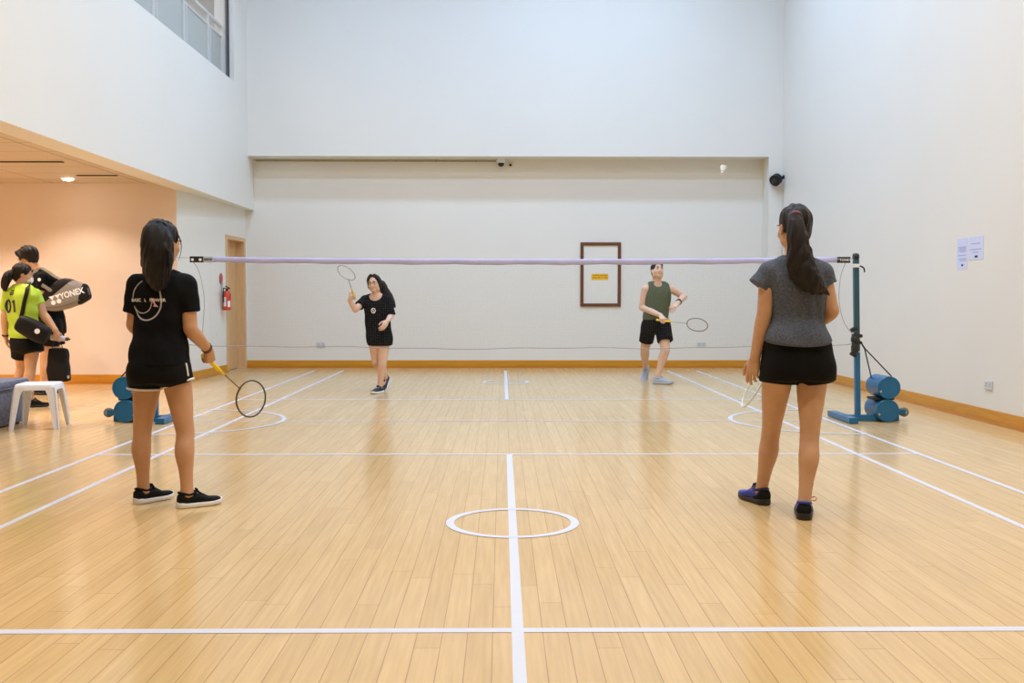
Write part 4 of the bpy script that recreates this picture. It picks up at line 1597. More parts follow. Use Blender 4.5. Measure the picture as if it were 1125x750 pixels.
# ---------------------------------------------------------------- B: woman in the grey shirt, seen from behind
def woman_grey():
    Y, yaw = -4.02, -.06
    u, f = uv(yaw)
    back = -f
    P = lambda x, y, dy=0.0: at(x, y, Y + dy)
    g = empty('person', (P(874, 400)[0], Y, 0), 'person seen from behind in blue-grey shirt with a long ponytail', 'person')
    fd = Field(*bounds([P(805, 218, -.35), P(935, 582, .5), P(805, 582, .5), P(935, 218, -.35)], .07), .0045)
    rows = [(283, 860, 888, .056), (289, 847, 900, .072), (300, 842, 906, .100), (318, 844, 906, .110, .005), (336, 847, 903, .102), (352, 848, 902, .100),
            (370, 843, 907, .112, -.01), (390, 839, 911, .122, -.018), (408, 842, 908, .112, -.015)]
    fd.loft([(c, a * .90, b * .88) for c, a, b in secs(Y, yaw, rows)], u, f)
    H, R = P(872, 250.5, .015), yaw_basis(-.22, .0)
    neck = P(873, 286, -.02)
    L = head(fd, H, R, 1.0, neck, .050)
    shL, shR = P(845, 300, -.01), P(903, 300, -.01)
    for s_ in (shL, shR):
        fd.cone(P(873, 287, -.02), s_, .046, .045, .03)
    elL, wrL = P(839.5, 345, -.02), P(829.5, 393, .02)
    limb_arm(fd, shL, elL, wrL, 1.0, .043, .036, .037, .025)
    # the racket is held across the body: grip in the right hand in front, head hanging past the left thigh
    butt = P(885, 346, .17)
    tip = tip_towards(butt, 815, 444, 1)
    Mr, ax = racket_pose(butt, tip, 1.30)
    G = butt + ax * .060
    elR = P(913.5, 342, -.02)
    W, d, n = grip_wrist(G, ax, np.array([-.75, .55, -.25]), 1, .97)
    limb_arm(fd, shR, elR, W, 1.0, .043, .037, .038, .024)
    hand(fd, W, d, n, 1, .97, curl=(1.05, 1.3, .7), thumb='grip', spread=.04)
    hand(fd, wrL, unit([-.14, .10, -1]), unit([.55, .85, 0]), -1, 1.0, curl=(.42, .50, .35), thumb='rest', spread=.12, fan=(.75, .9, 1.1, 1.3))
    aL, aR = at(836, 542, -3.79), at(883.5, 556, -4.16)
    for hip, kn, an in ((P(856, 402), at(847, 474, -3.87), aL), (P(893, 402), at(889.5, 478, -4.08), aR)):
        limb_leg(fd, hip, kn, an, back, 1.0, .084, .048, .051, .032)
    foot_stub(fd, aL, -.36)
    foot_stub(fd, aR, .28)
    fd.build('body', M_SKIN_B, g)
    face_bits(g, H, R, 1.0, M_HAIR2, M_LIP)
    fs = Field(*bounds([P(812, 278, -.2), P(926, 384, .2)], .07), .0045)
    rs = [(282.5, 857, 891, .064), (289, 845, 903, .082), (300, 840, 908, .111), (318, 842, 908, .123), (336, 844, 905.5, .118), (352, 843, 905, .118),
          (366, 840, 909, .142, -.016), (375, 838.5, 911.5, .152, -.020), (380, 838.5, 911.5, .154, -.021)]
    fs.loft(secs(Y, yaw, rs), u, f, wr=folds(14, .010, 26, (.6, .2, .8)), p=2.25)
    for s_, e, r1 in ((shL, P(833.5, 314.5, -.01), .060), (shR, P(907.5, 313, -.01), .056)):
        fs.cone(P(873, 287, -.02), s_, .050, .053, .03)
        fs.cone(s_, e, .056, r1, .02, cap=1)
    # the hem rises at the sides
    c = P(875, 380)
    fs.warp(lambda X, Y_, Z: np.clip((Z - (c[2] + .0) - .33 * np.abs(X - c[0]) ** 1.3) * -1, 0, .05) * .9)
    fs.warp(folds(18, .0025, 70, (1, .3, .4)))
    shirt = fs.build('t_shirt', M_GTEE, g)
    MB().add(*tube(ring_on(P(873, 282.8, -.01), (0, .15, 1), .066), .006, 8, True)).build('neckband', M_GTEE, shirt, True)
    fp = Field(*bounds([P(824, 360, -.22), P(928, 432, .22)], .07), .0045)
    rp = [(362, 844, 906, .118, -.01), (376, 839.5, 910.5, .128, -.014), (392, 836.5, 913.5, .135, -.018), (408, 835.5, 915.5, .135, -.018), (416, 835.5, 916, .132, -.016)]
    fp.loft(secs(Y, yaw, rp), u, f, wr=folds(15, .0045, 40))
    for x in (858, 893):
        fp.ell(P(x, 403) + back * .050, (.092, .092, .08), None, .04)
    for a_, b_ in ((P(857, 400, -.005), P(855, 420.5, -.005)), (P(893, 400, -.005), P(896, 420.5, -.005))):
        fp.cone(a_, b_, .097, .0975, .02, cap=1)
    fp.build('shorts', M_BSHORT, g)
    fh = Field(*bounds([P(842, 218, -.3), P(918, 330, .2)], .07), .0042)
    hair_cap(fh, H, R, 1.0)
    fh.lock([P(873.5, 236, -.075), P(874, 243, -.115), P(875.5, 257, -.135), P(878, 273, -.14), P(881, 290, -.145), P(887, 304, -.15), P(895, 313, -.15), P(905, 321.5, -.14)],
             [.026, .034, .044, .052, .060, .058, .042, .004], .014)
    fh.lock([P(874, 262, -.13), P(873, 285, -.145), P(877, 303, -.15), P(884, 312, -.15)], [.026, .036, .034, .008], .014)
    fh.lock([P(880, 284, -.145), P(889, 300, -.15), P(899, 313, -.15), P(911, 324, -.13)], [.030, .036, .024, .003], .014)
    fh.warp(strands(.0042, 200, 7))
    hair = fh.build('hair', M_HAIR2, g)
    MB().add(*tube(ring_on(P(874, 237.5, -.105), P(875, 246, -.15) - P(873, 230, -.05), .028), .0055, 8, True)).build('hair_tie', mat('pink_hair_elastic', (.34, .10, .17), .7), hair, True)
    wisp([P(888, 296, -.19), P(898, 310, -.19), P(909, 318, -.17)], .012, M_HAIR2, hair)
    wisp([P(884, 300, -.19), P(892, 313, -.19), P(902, 320, -.18)], .010, M_HAIR2, hair)
    M_ORL = mat('coral_orange_laces', (.85, .25, .10), .6)
    shoe(g, aL, -.30, .258, M_BLUEUP, M_BSOLE, M_ORL, floorz=0.0, m_collar=mat('dark_navy_lining', (.012, .014, .05), .7), m_heel=M_BKNIT)
    shoe(g, aR, .28, .258, M_BLUEUP, M_BSOLE, M_ORL, floorz=0.0, m_collar=M_BLUEUP, m_heel=M_BKNIT, loose=[(.02, .07, .085), (.05, .05, .105), (.062, .03, .098), (.05, .04, .085), (.022, .07, .082)])
    racket(Mr, 'white racket hanging beside the thigh of the woman in the grey shirt', mat('white_racket_frame', (.74, .78, .76), .3), mat('white_shaft', (.7, .7, .7), .3), M_WPLAS,
           m_str=mat('pale_green_string', (.62, .74, .66), .5))
    return g


# ---------------------------------------------------------------- C: woman across the net, racket raised
def woman_far():
    Y, yaw = 2.86, PI + .22
    u, f = uv(yaw)
    P = lambda x, y, dy=0.0: at(x, y, Y + dy)
    g = empty('person', (P(415, 400)[0], Y, 0), 'person in glasses and long black shirt beyond the net, swinging a raised racket', 'person')
    fd = Field(*bounds([P(374, 292, -.55), P(444, 440, .55), P(374, 440, .55), P(444, 292, -.55)], .07), .005)
    rows = [(323, 407, 422, .055), (328, 401, 426, .075), (336, 402, 427, .095), (350, 403, 427, .095), (363, 404, 428, .10), (375, 404, 430, .11), (382, 406, 429, .10)]
    fd.loft([(c, a * .88, b * .86) for c, a, b in secs(Y, yaw, rows)], u, f)
    H, R = P(411.3, 311.8, -.03), yaw_basis(PI + .22, .08, .08)
    neck = P(414.5, 325, .01)
    L = head(fd, H, R, .93, neck, .048)
    shR, shL = P(401, 329.5, .0), P(425, 330, .0)
    for s_ in (shL, shR):
        fd.cone(P(414.5, 326, .01), s_, .044, .043, .03)
    butt = P(389.8, 328.5, -.16)
    tip = tip_towards(butt, 378, 292, -1)
    Mr, ax = racket_pose(butt, tip, -.70)
    G = butt + ax * .085
    elR = P(390.5, 340, -.17)
    W, d, n = grip_wrist(G, ax, np.array([.55, -.2, .45]), 1, .92)
    limb_arm(fd, shR, elR, W, .95, .042, .036, .037, .024)
    hand(fd, W, d, n, 1, .95, curl=(1.05, 1.3, .7), thumb='grip', spread=.04)
    elL = P(430, 346, -.02)
    wrL = P(425.5, 352.5, -.20)
    limb_arm(fd, shL, elL, wrL, .95, .042, .035, .036, .024)
    hand(fd, wrL, unit([-.35, -.55, -.65]), unit([-.6, .5, -.3]), -1, .95, curl=(.30, .45, .3), spread=.12)
    aL, aR = at(417.5, 425, 2.80), at(423.3, 414.5, 3.18)
    limb_leg(fd, P(422, 374), P(420, 399.5, -.07), aL, -f, .95, .082, .050, .052, .033)
    limb_leg(fd, P(411.5, 374), P(413, 397.5, .02), aR, -f, .95, .080, .050, .052, .033)
    foot_stub(fd, aL, PI + .45)
    foot_stub(fd, aR, PI + .35, -.6)
    fd.build('body', M_SKIN_C, g)
    face_bits(g, H, R, .93, M_HAIR, M_LIP, True)
    fs = Field(*bounds([P(386, 318, -.32), P(440, 385, .22)], .07), .005)
    rs = [(322.5, 405, 423.5, .062), (328, 399, 428, .084), (336, 400, 428.5, .108), (350, 401, 428.5, .112), (363, 402, 430, .118), (374, 402.8, 431.5, .128), (379.5, 404, 431, .126)]
    fs.loft(secs(Y, yaw, rs), u, f, wr=folds(23, .006, 30, (.5, .2, .7)), p=2.25, round_=.02)
    fs.cone(P(414.5, 326, .01), shR, .048, .052, .03)
    fs.cone(P(414.5, 326, .01), shL, .048, .052, .03)
    fs.cone(shR, shR + (elR - shR) * .62, .056, .060, .02, cap=1)
    fs.cone(shL, P(429.3, 346.5, -.03), .058, .062, .02, cap=1)
    fs.ell(neck + f * .055 + np.array([0, 0, .004]), (.082, .080, .072), None, .01, 'sub')
    shirt = fs.build('t_shirt', M_BTEE, g)
    bv = bvh_of(shirt)
    O = P(413.6, 341, 0) + f * .11
    k = 1 / 90.3
    t = np.linspace(0, 2 * PI, 30)
    geos = [ribbon2d(np.stack([2.3 * k * np.cos(t), 2.6 * k * np.sin(t)], 1), .009), ribbon2d(np.array([[-1.5, 1.6], [.2, .3], [-.2, -.4], [1.6, -1.8]]) * k, .010)]
    decal(geos, O, -u, np.array([0, 0, 1.0]), bv, .003).build('shirt_badge', M_PRINT, shirt)
    fh = Field(*bounds([P(400, 294, -.25), P(440, 345, .3)], .07), .0045)
    hair_cap(fh, H, R, .93, fringe=-.022)
    # parted hair framing the face, gathered low and blown to the side
    for x in (-1, 1):
        fh.lock([L(x * .020, .050, .112), L(x * .064, .040, .070), L(x * .078, .014, .0), L(x * .072, -.014, -.055)], [.014, .014, .012, .010], .012)
    fh.lock([P(419, 312, .03), P(422.5, 319, .06), P(426.5, 325.5, .08), P(430.5, 331.5, .08), P(434, 337.5, .08)], [.045, .045, .045, .030, .004], .02)
    fh.lock([P(420, 316, .05), P(425.5, 325, .06), P(430.5, 333.5, .07)], [.04, .034, .008], .02)
    fh.warp(strands(.0028, 200, 9))
    hair = fh.build('hair', M_HAIR, g)
    wisp([L(.050, .070, .055), L(.066, .074, .0), L(.064, .066, -.07)], .0035, M_HAIR, hair)
    # thin round glasses
    gl = MB()
    for x in (-1, 1):
        t = np.linspace(0, 2 * PI, 25)[:-1]
        gl.add(*tube([L(x * .033 + .024 * math.cos(a), .101 - .004 * abs(math.cos(a)), -.001 + .021 * math.sin(a)) for a in t], .0022, 6, True))
        gl.add(*tube([L(x * .057, .097, .004), L(x * .073, .06, .006), L(x * .078, .0, .004)], .002, 6))
    gl.add(*tube(crsmooth([L(-.010, .101, .004), L(0, .105, .007), L(.010, .101, .004)], 3), .002, 6))
    gl.build('glasses', mat('rose_metal_glasses', (.30, .16, .14), .3, .6), g, True)
    shoe(g, aL, PI + .45, .235, M_NAVYUP, M_WSOLE, M_PRINT, floorz=0.0)
    shoe(g, aR, PI + .35, .235, M_NAVYUP, M_WSOLE, M_PRINT, pitch=-.75)
    racket(Mr, 'grey racket with yellow grip raised by the woman in glasses beyond the net', mat('silver_grey_frame', (.40, .40, .42), .3, .3), mat('dark_grey_shaft', (.12, .12, .13), .3), M_GRIP_Y)
    return g


# ---------------------------------------------------------------- D: man across the net
def man_far():
    Y, yaw = 4.18, PI - .10
    u, f = uv(yaw)
    P = lambda x, y, dy=0.0: at(x, y, Y + dy)
    g = empty('person', (P(720, 400)[0], Y, 0), 'person in olive sleeveless top beyond the net, looking up with a low racket', 'person')
    fd = Field(*bounds([P(690, 280, -.5), P(762, 428, .75), P(690, 428, .75), P(762, 280, -.5)], .07), .005)
    rows = [(309.5, 714.5, 729, .060), (313, 710, 734.5, .080), (321, 709, 737.5, .112, .005), (333, 709, 736, .115, .01), (345, 708.5, 734, .112), (356, 707, 734, .115), (364, 708, 734, .11)]
    fd.loft([(c, a * .92, b * .88) for c, a, b in secs(Y, yaw, rows)], u, f)
    H, R = P(722.2, 297.3, -.04), yaw_basis(PI - .22, .28, -.05)
    neck = P(721.5, 311, .0)
    L = head(fd, H, R, 1.0, neck, .058, 1.08)
    shR, shL = P(709.3, 317.5, .0), P(736.8, 317, .0)
    for s_ in (shL, shR):
        fd.cone(P(721.5, 312, .0), s_, .055, .052, .035)
    butt = P(721, 351.2, -.30)
    tip = tip_towards(butt, 778.0, 358.2, -1) if False else butt + unit(P(777, 358, -.50) - butt) * .676
    Mr, ax = racket_pose(butt, tip, .70)
    G = butt + ax * .085
    elR = P(705.5, 337.5, .02)
    W, d, n = grip_wrist(G, ax, np.array([.35, -.6, -.35]), 1, 1.05)
    limb_arm(fd, shR, elR, W, 1.1, .046, .040, .041, .026)
    hand(fd, W, d, n, 1, 1.08, curl=(1.05, 1.3, .7), thumb='along', spread=.04)
    elL, wrL = P(751.5, 325.5, .02), P(745, 332.5, -.20)
    limb_arm(fd, shL, elL, wrL, 1.08, .046, .040, .040, .026)
    hand(fd, wrL, unit([-.62, -.45, -.55]), unit([-.35, .2, -.85]), -1, 1.08, curl=(.35, .5, .35), spread=.2)
    aL, aR = at(722.5, 413, 4.05), at(709, 403.5, 4.86)
    limb_leg(fd, P(728, 356), P(731, 384.5, -.14), aL, -f, 1.08, .080, .054, .055, .035)
    limb_leg(fd, P(713, 356), P(708.5, 383.5, .15), aR, -f, 1.08, .080, .054, .055, .035)
    foot_stub(fd, aL, PI - 1.15)
    foot_stub(fd, aR, PI + .50, -.8)
    fd.build('body', M_SKIN_C, g)
    face_bits(g, H, R, 1.0, M_HAIR, M_LIP, True)
    fs = Field(*bounds([P(700, 304, -.25), P(746, 356, .25)], .07), .005)
    rs = [(309, 713.5, 730.5, .068), (313, 711, 735.5, .090), (321, 709.5, 737.6, .125), (333, 708.5, 736.5, .130), (345, 707, 734.5, .130), (351, 706.3, 733.8, .130)]
    fs.loft(secs(Y, yaw, rs), u, f, wr=folds(33, .006, 34, (.6, .2, .6)), p=2.3)
    fs.ell(neck + f * .060 + np.array([0, 0, -.012]), (.058, .06, .045), None, .01, 'sub')
    for s_, sg in ((shR, -1), (shL, 1)):
        fs.cone(P(721.5, 312, 0), s_ + np.array([-sg * .055, 0, .010]), .060, .052, .02)
        fs.ell(s_ + np.array([sg * .030, 0, -.03]), (.050, .060, .095), None, .008, 'sub')
    shirt = fs.build('tank_top', M_OLIVE, g)
    fp = Field(*bounds([P(696, 344, -.35), P(746, 380, .35)], .07), .005)
    rp = [(348.5, 707, 734, .122), (355, 706, 735, .130), (362, 705.5, 736, .130), (366, 706, 736.5, .12)]
    fp.loft(secs(Y, yaw, rp), u, f, wr=folds(35, .004, 40))
    fp.cone(P(713, 358), P(709.8, 375, .09), .105, .098, .03, cap=1)
    fp.cone(P(728, 358, -.01), P(730.8, 374.3, -.115), .110, .108, .03, cap=1)
    fp.build('shorts', M_BSHORT, g)
    fh = Field(*bounds([P(708, 278, -.3), P(736, 312, .2)], .07), .0045)
    hair_cap(fh, H, R, 1.0, fringe=-.02, puff=-.001)
    LL = L
    fh.lock([LL(-.055, .045, .100), LL(0, .066, .112), LL(.055, .045, .100)], [.02, .022, .02], .02)
    fh.cut(L(0, 0, -.055), R @ np.array([0, .2, -1.0]))
    fh.warp(strands(.003, 230, 11))
    fh.build('hair', M_HAIR, g)
    fa = unit(wrL - elL)
    wt = MB().add(*tube(ring_on(wrL - fa * .03, fa, .0335), .0085, 8, True, flat=None))
    wt = wt.build('watch', M_BLACK, g, True)
    MB().add(*box(wrL - fa * .03 + np.array([0, -.022, .028]), (.036, .014, .034), .005)).build('watch_face', M_INK, wt)
    shoe(g, aL, PI - 1.15, .275, M_GREYUP, mat('pale_grey_sole', (.42, .42, .40), .5), M_PRINT, floorz=0.0)
    shoe(g, aR, PI + .50, .275, M_GREYUP, mat('pale_grey_sole', (.42, .42, .40), .5), M_PRINT, pitch=-.88)
    racket(Mr, 'dark thin racket with yellow grip held low by the man in the olive top', mat('dark_maroon_frame', (.07, .03, .03), .3), mat('grey_shaft', (.25, .25, .22), .3), M_GRIP_Y)
    return g


# ---------------------------------------------------------------- E: woman in lime in the alcove
def woman_lime():
    Y, yaw = 1.25, .45
    u, f = uv(yaw)
    P = lambda x, y, dy=0.0: at(x, y, Y + dy)
    g = empty('person', (P(28, 400)[0], Y, 0), 'person in lime jersey numbered 01 with a ponytail, standing by the white stool', 'person')
    fd = Field(*bounds([P(-8, 284, -.4), P(78, 452, .45), P(-8, 452, .45), P(78, 284, -.4)], .20), .005)
    rows = [(313, 17, 32, .055), (317, 10, 38, .070), (326, 7, 41, .095), (340, 8, 41, .10), (355, 10, 41, .10), (368, 12, 43, .115), (380, 14, 44, .12), (386, 17, 43, .11)]
    fd.loft([(c, a * .90, b * .88) for c, a, b in secs(Y, yaw, rows)], u, f)
    H, R = P(25.5, 301.5, .02), yaw_basis(1.15, -.12)
    neck = P(24, 316, .0)
    L = head(fd, H, R, .95, neck, .049)
    shL, shR = P(9, 323, .0), P(39, 323, .03)
    for s_ in (shL, shR):
        fd.cone(P(24, 317, 0), s_, .046, .045, .03)
    elL, wrL = P(5.2, 350, -.02), P(6.2, 370, .03)
    limb_arm(fd, shL, elL, wrL, 1.0, .043, .036, .037, .024)
    hand(fd, wrL, unit([.05, .12, -1]), unit([.75, .3, .1]), -1, .95, curl=(.45, .5, .4))
    elR = P(47.5, 345, .0)
    G = P(63.5, 371.3, -.02)
    gb = unit([.93, .10, -.10])
    W, d, n = grip_wrist(G, gb, np.array([.55, -.15, -.9]), 1, .95, .036)
    limb_arm(fd, shR, elR, W, 1.05, .046, .039, .040, .025)
    hand(fd, W, d, n, 1, .95, curl=(.75, .95, .6), thumb='grip', spread=.05)
    aR, aL = at(33, 438, 1.22), at(22.5, 434, 1.45)
    limb_leg(fd, P(34, 380), P(33.5, 404), aR, -f, 1.0, .084, .052, .055, .034)
    limb_leg(fd, P(24, 380), P(24, 403, .12), aL, -f, 1.0, .080, .052, .055, .034)
    foot_stub(fd, aR, 1.1)
    foot_stub(fd, aL, .9)
    fd.build('body', M_SKIN_B, g)
    face_bits(g, H, R, .95, M_HAIR, M_LIP)
    # white face mask over nose and mouth
    fm = Field(*bounds([H - .14, H + .14], 0), .004)
    fm.ell(L(0, .052, -.055), np.array([.058, .058, .046]) * .95, R, 0)
    fm.cut(L(0, .045, -.05), R @ np.array([0, -1.0, .25]))
    fm.build('face_mask', M_PRINT, g)
    fs = Field(*bounds([P(-4, 308, -.3), P(58, 376, .3)], .20), .005)
    rs = [(312, 15, 34, .062), (317, 8, 40, .082), (326, 4.5, 43.5, .108), (340, 5.5, 43, .116), (355, 8, 42.5, .118), (366, 9.5, 43.5, .126), (371, 10, 44, .128)]
    fs.loft(secs(Y, yaw, rs), u, f, wr=folds(43, .008, 32, (.5, .2, .7)), p=2.25)
    for s_, e, r1 in ((shL, P(5.5, 341, -.01), .058), (shR, P(43.5, 335, .01), .060)):
        fs.cone(P(24, 317, 0), s_, .050, .053, .03)
        fs.cone(s_, e, .058, r1, .02, cap=1)
    shirt = fs.build('jersey', M_LIME, g)
    bv = bvh_of(shirt)
    k = 1 / 104.0
    geos = []
    t = np.linspace(0, 2 * PI, 36)
    geos.append(ribbon2d(np.stack([(-6.2 + 2.9 * np.cos(t)) * k, (-14 + 6.4 * np.sin(t)) * k], 1), .026))
    geos.append(ribbon2d(np.array([[3.0, y] for y in np.linspace(-7.4, -20.6, 16)]) * k, .027))
    geos.append(ribbon2d(np.array([[.4, -10.2], [1.2, -9.4], [2.0, -8.6], [2.9, -7.9]]) * k, .020))
    for x0, x1, y in ((-4, 1, 2.6), (-5, 1.6, .2), (-4.4, 1, -1.4)):
        geos.append(ribbon2d(np.array([[x0, y], [(x0 + x1) / 2, y], [x1, y]]) * k, .011))
    decal(geos, P(23, 322, 0) - f * .05, u, np.array([-.02, 0, 1.0]), bv, .003).build('jersey_number', M_INK, shirt)
    fp = Field(*bounds([P(4, 362, -.3), P(56, 396, .3)], .20), .005)
    rp = [(365, 12, 43.5, .118), (372, 12, 45, .130), (380, 13, 46.5, .138), (384, 14, 46.5, .136)]
    fp.loft(secs(Y, yaw, rp), u, f, wr=folds(45, .004, 40))
    fp.ell(P(29.5, 380.5), (.150, .140, .085), None, .02)
    fp.cone(P(34, 374), P(36, 386.5, -.02), .104, .108, .03, cap=1)
    fp.cone(P(24, 376), P(25, 391, .06), .106, .114, .03, cap=1)
    fp.build('shorts', M_BSHORT, g)
    fh = Field(*bounds([P(-6, 284, -.3), P(48, 330, .3)], .20), .0045)
    hair_cap(fh, H, R, .95, puff=.003)
    fh.lock([P(14, 299, -.02), P(9.5, 302, -.05), P(6.5, 308, -.06), P(5, 315, -.06), P(6, 319, -.06)], [.020, .038, .040, .028, .006], .015)
    fh.warp(strands(.003, 200, 13))
    hair = fh.build('hair', M_HAIR, g)
    MB().add(*tube(ring_on(P(12.5, 300, -.03), P(9.5, 302, -.05) - P(14, 299, -.02), .024), .007, 8, True)).build('hair_tie', M_BLACK, hair, True)
    fa = unit(wrL - elL)
    MB().add(*tube(ring_on(wrL - fa * .02, fa, .0295), .008, 8, True)).build('watch', M_BLACK, g, True)
    for an, yw in ((aR, 1.1), (aL, .9)):
        shoe(g, an, yw, .24, M_BKNIT, M_BSOLE, M_INK, floorz=0.0)
    # grey bottle gripped in the right hand
    Mb = zframe(G, gb)
    b = empty('water_bottle', None, 'pale grey bottle with dark cap held out by the person in lime', 'bottle', M=frame(G - gb * .07, Mb[:3, 0], Mb[:3, 1], Mb[:3, 2]))
    I4 = np.eye(4)
    MB().add(*lathe([(0, 0), (.026, 0), (.029, .004), (.029, .125), (.020, .145), (.0175, .150), (0, .150)], 24, I4)).build('bottle_body', mat('lavender_grey_bottle', (.48, .48, .60), .3), b, True, 40)
    MB().add(*lathe([(0, .149), (.0195, .149), (.0195, .178), (.009, .182), (.009, .196), (0, .196)], 20, I4)).build('cap', mat('olive_black_cap', (.035, .035, .02), .4), b, True, 40)
    # black shoe bag hanging from the same fingers
    sb = empty('shoe_bag', P(64, 419, .0), 'black zipped shoe bag hanging below the hand of the person in lime', 'bag')
    fb = Field(*bounds([P(50, 376, -.12), P(80, 424, .12)], .20), .005)
    th = np.array([.05, 0, -1.0])
    cs = [P(63.5, 382, 0), P(64, 385, 0), P(64.3, 400, 0), P(65, 414, 0), P(65.2, 419, 0)]
    fb.loft([(cs[0], .085, .035), (cs[1], .098, .048), (cs[2], .108, .058), (cs[3], .112, .060), (cs[4], .108, .056)], EX, (0, 1, 0), p=4.5, round_=.018, wr=folds(3, .004, 30))
    M_NYL = mat('black_nylon', (.0055, .0055, .0062), .6, spec=.25, vary=.2, scale=60, bump=.1, bscale=300)
    fb.build('bag_body', M_NYL, sb)
    MB().add(*tube(crsmooth([P(57.5, 383, 0), P(59, 376.5, -.01), P(62.5, 373.6, -.015), P(66.5, 376.5, -.01), P(69, 383, 0)], 6), .007, 8, flat=((0, 1, 0), .5))).build('carry_handle', M_NYL, sb, True)
    MB().add(*tube([P(59, 381.6, -.055), P(63, 381, -.058), P(68, 381.6, -.055)], .004, 6)).build('zip', M_STEEL, sb, True)
    MB().add(*box(P(75, 414, -.055), (.022, .006, .030), .002)).build('tab', mat('grey_woven_tab', (.4, .4, .45), .6), sb)
    # black duffel at the hip, its strap over the right shoulder
    db = empty('duffel_bag', P(38, 372, -.2), 'black duffel bag slung on the back of the person in lime jersey', 'bag')
    fb = Field(*bounds([P(10, 338, -.42), P(62, 386, .0)], .20), .005)
    a_, b_ = P(21.5, 354, -.21), P(50, 369, -.19)
    ax_ = unit(b_ - a_)
    vv = unit(np.cross(ax_, (0, 1, 0)))
    fb.loft([(a_ - ax_ * .02, .070, .055), (a_ + ax_ * .03, .088, .072), ((a_ + b_) / 2, .098, .080), (b_ - ax_ * .03, .094, .075), (b_ + ax_ * .03, .078, .058)], vv, (0, 1, 0), p=3.2, round_=.025, wr=folds(6, .006, 28))
    bag = fb.build('bag_body', M_NYL, db)
    bb = bvh_of(bag)
    v, fc = disc2d((0, 0), .027, 24)
    d_ = decal([(v, fc)], P(44.5, 363.5, -.2), EX, (0, 0, 1.0), bb, .003).build('round_badge', M_PRINT, db)
    bvs = bv
    pts = []
    for x, y in ((32.5, 311), (31, 315), (29.5, 322), (27, 332), (25, 342), (23, 350)):
        o = P(x, y, -.6)
        h = bvs.ray_cast(Vector(o), Vector(unit(P(x, y, .3) - o)), 2.0)
        q = np.array(h[0]) + np.array([0, -.008, 0]) if h[0] is not None else P(x, y, -.06)
        pts.append(q)
    pts[0] = P(33, 311.5, .04)
    pts.append(P(22, 352.5, -.22))
    MB().add(*tube(crsmooth(pts, 5), .006, 10, flat=((0, -1, .1), 3.6))).build('shoulder_strap', M_NYL, db, True)
    return g


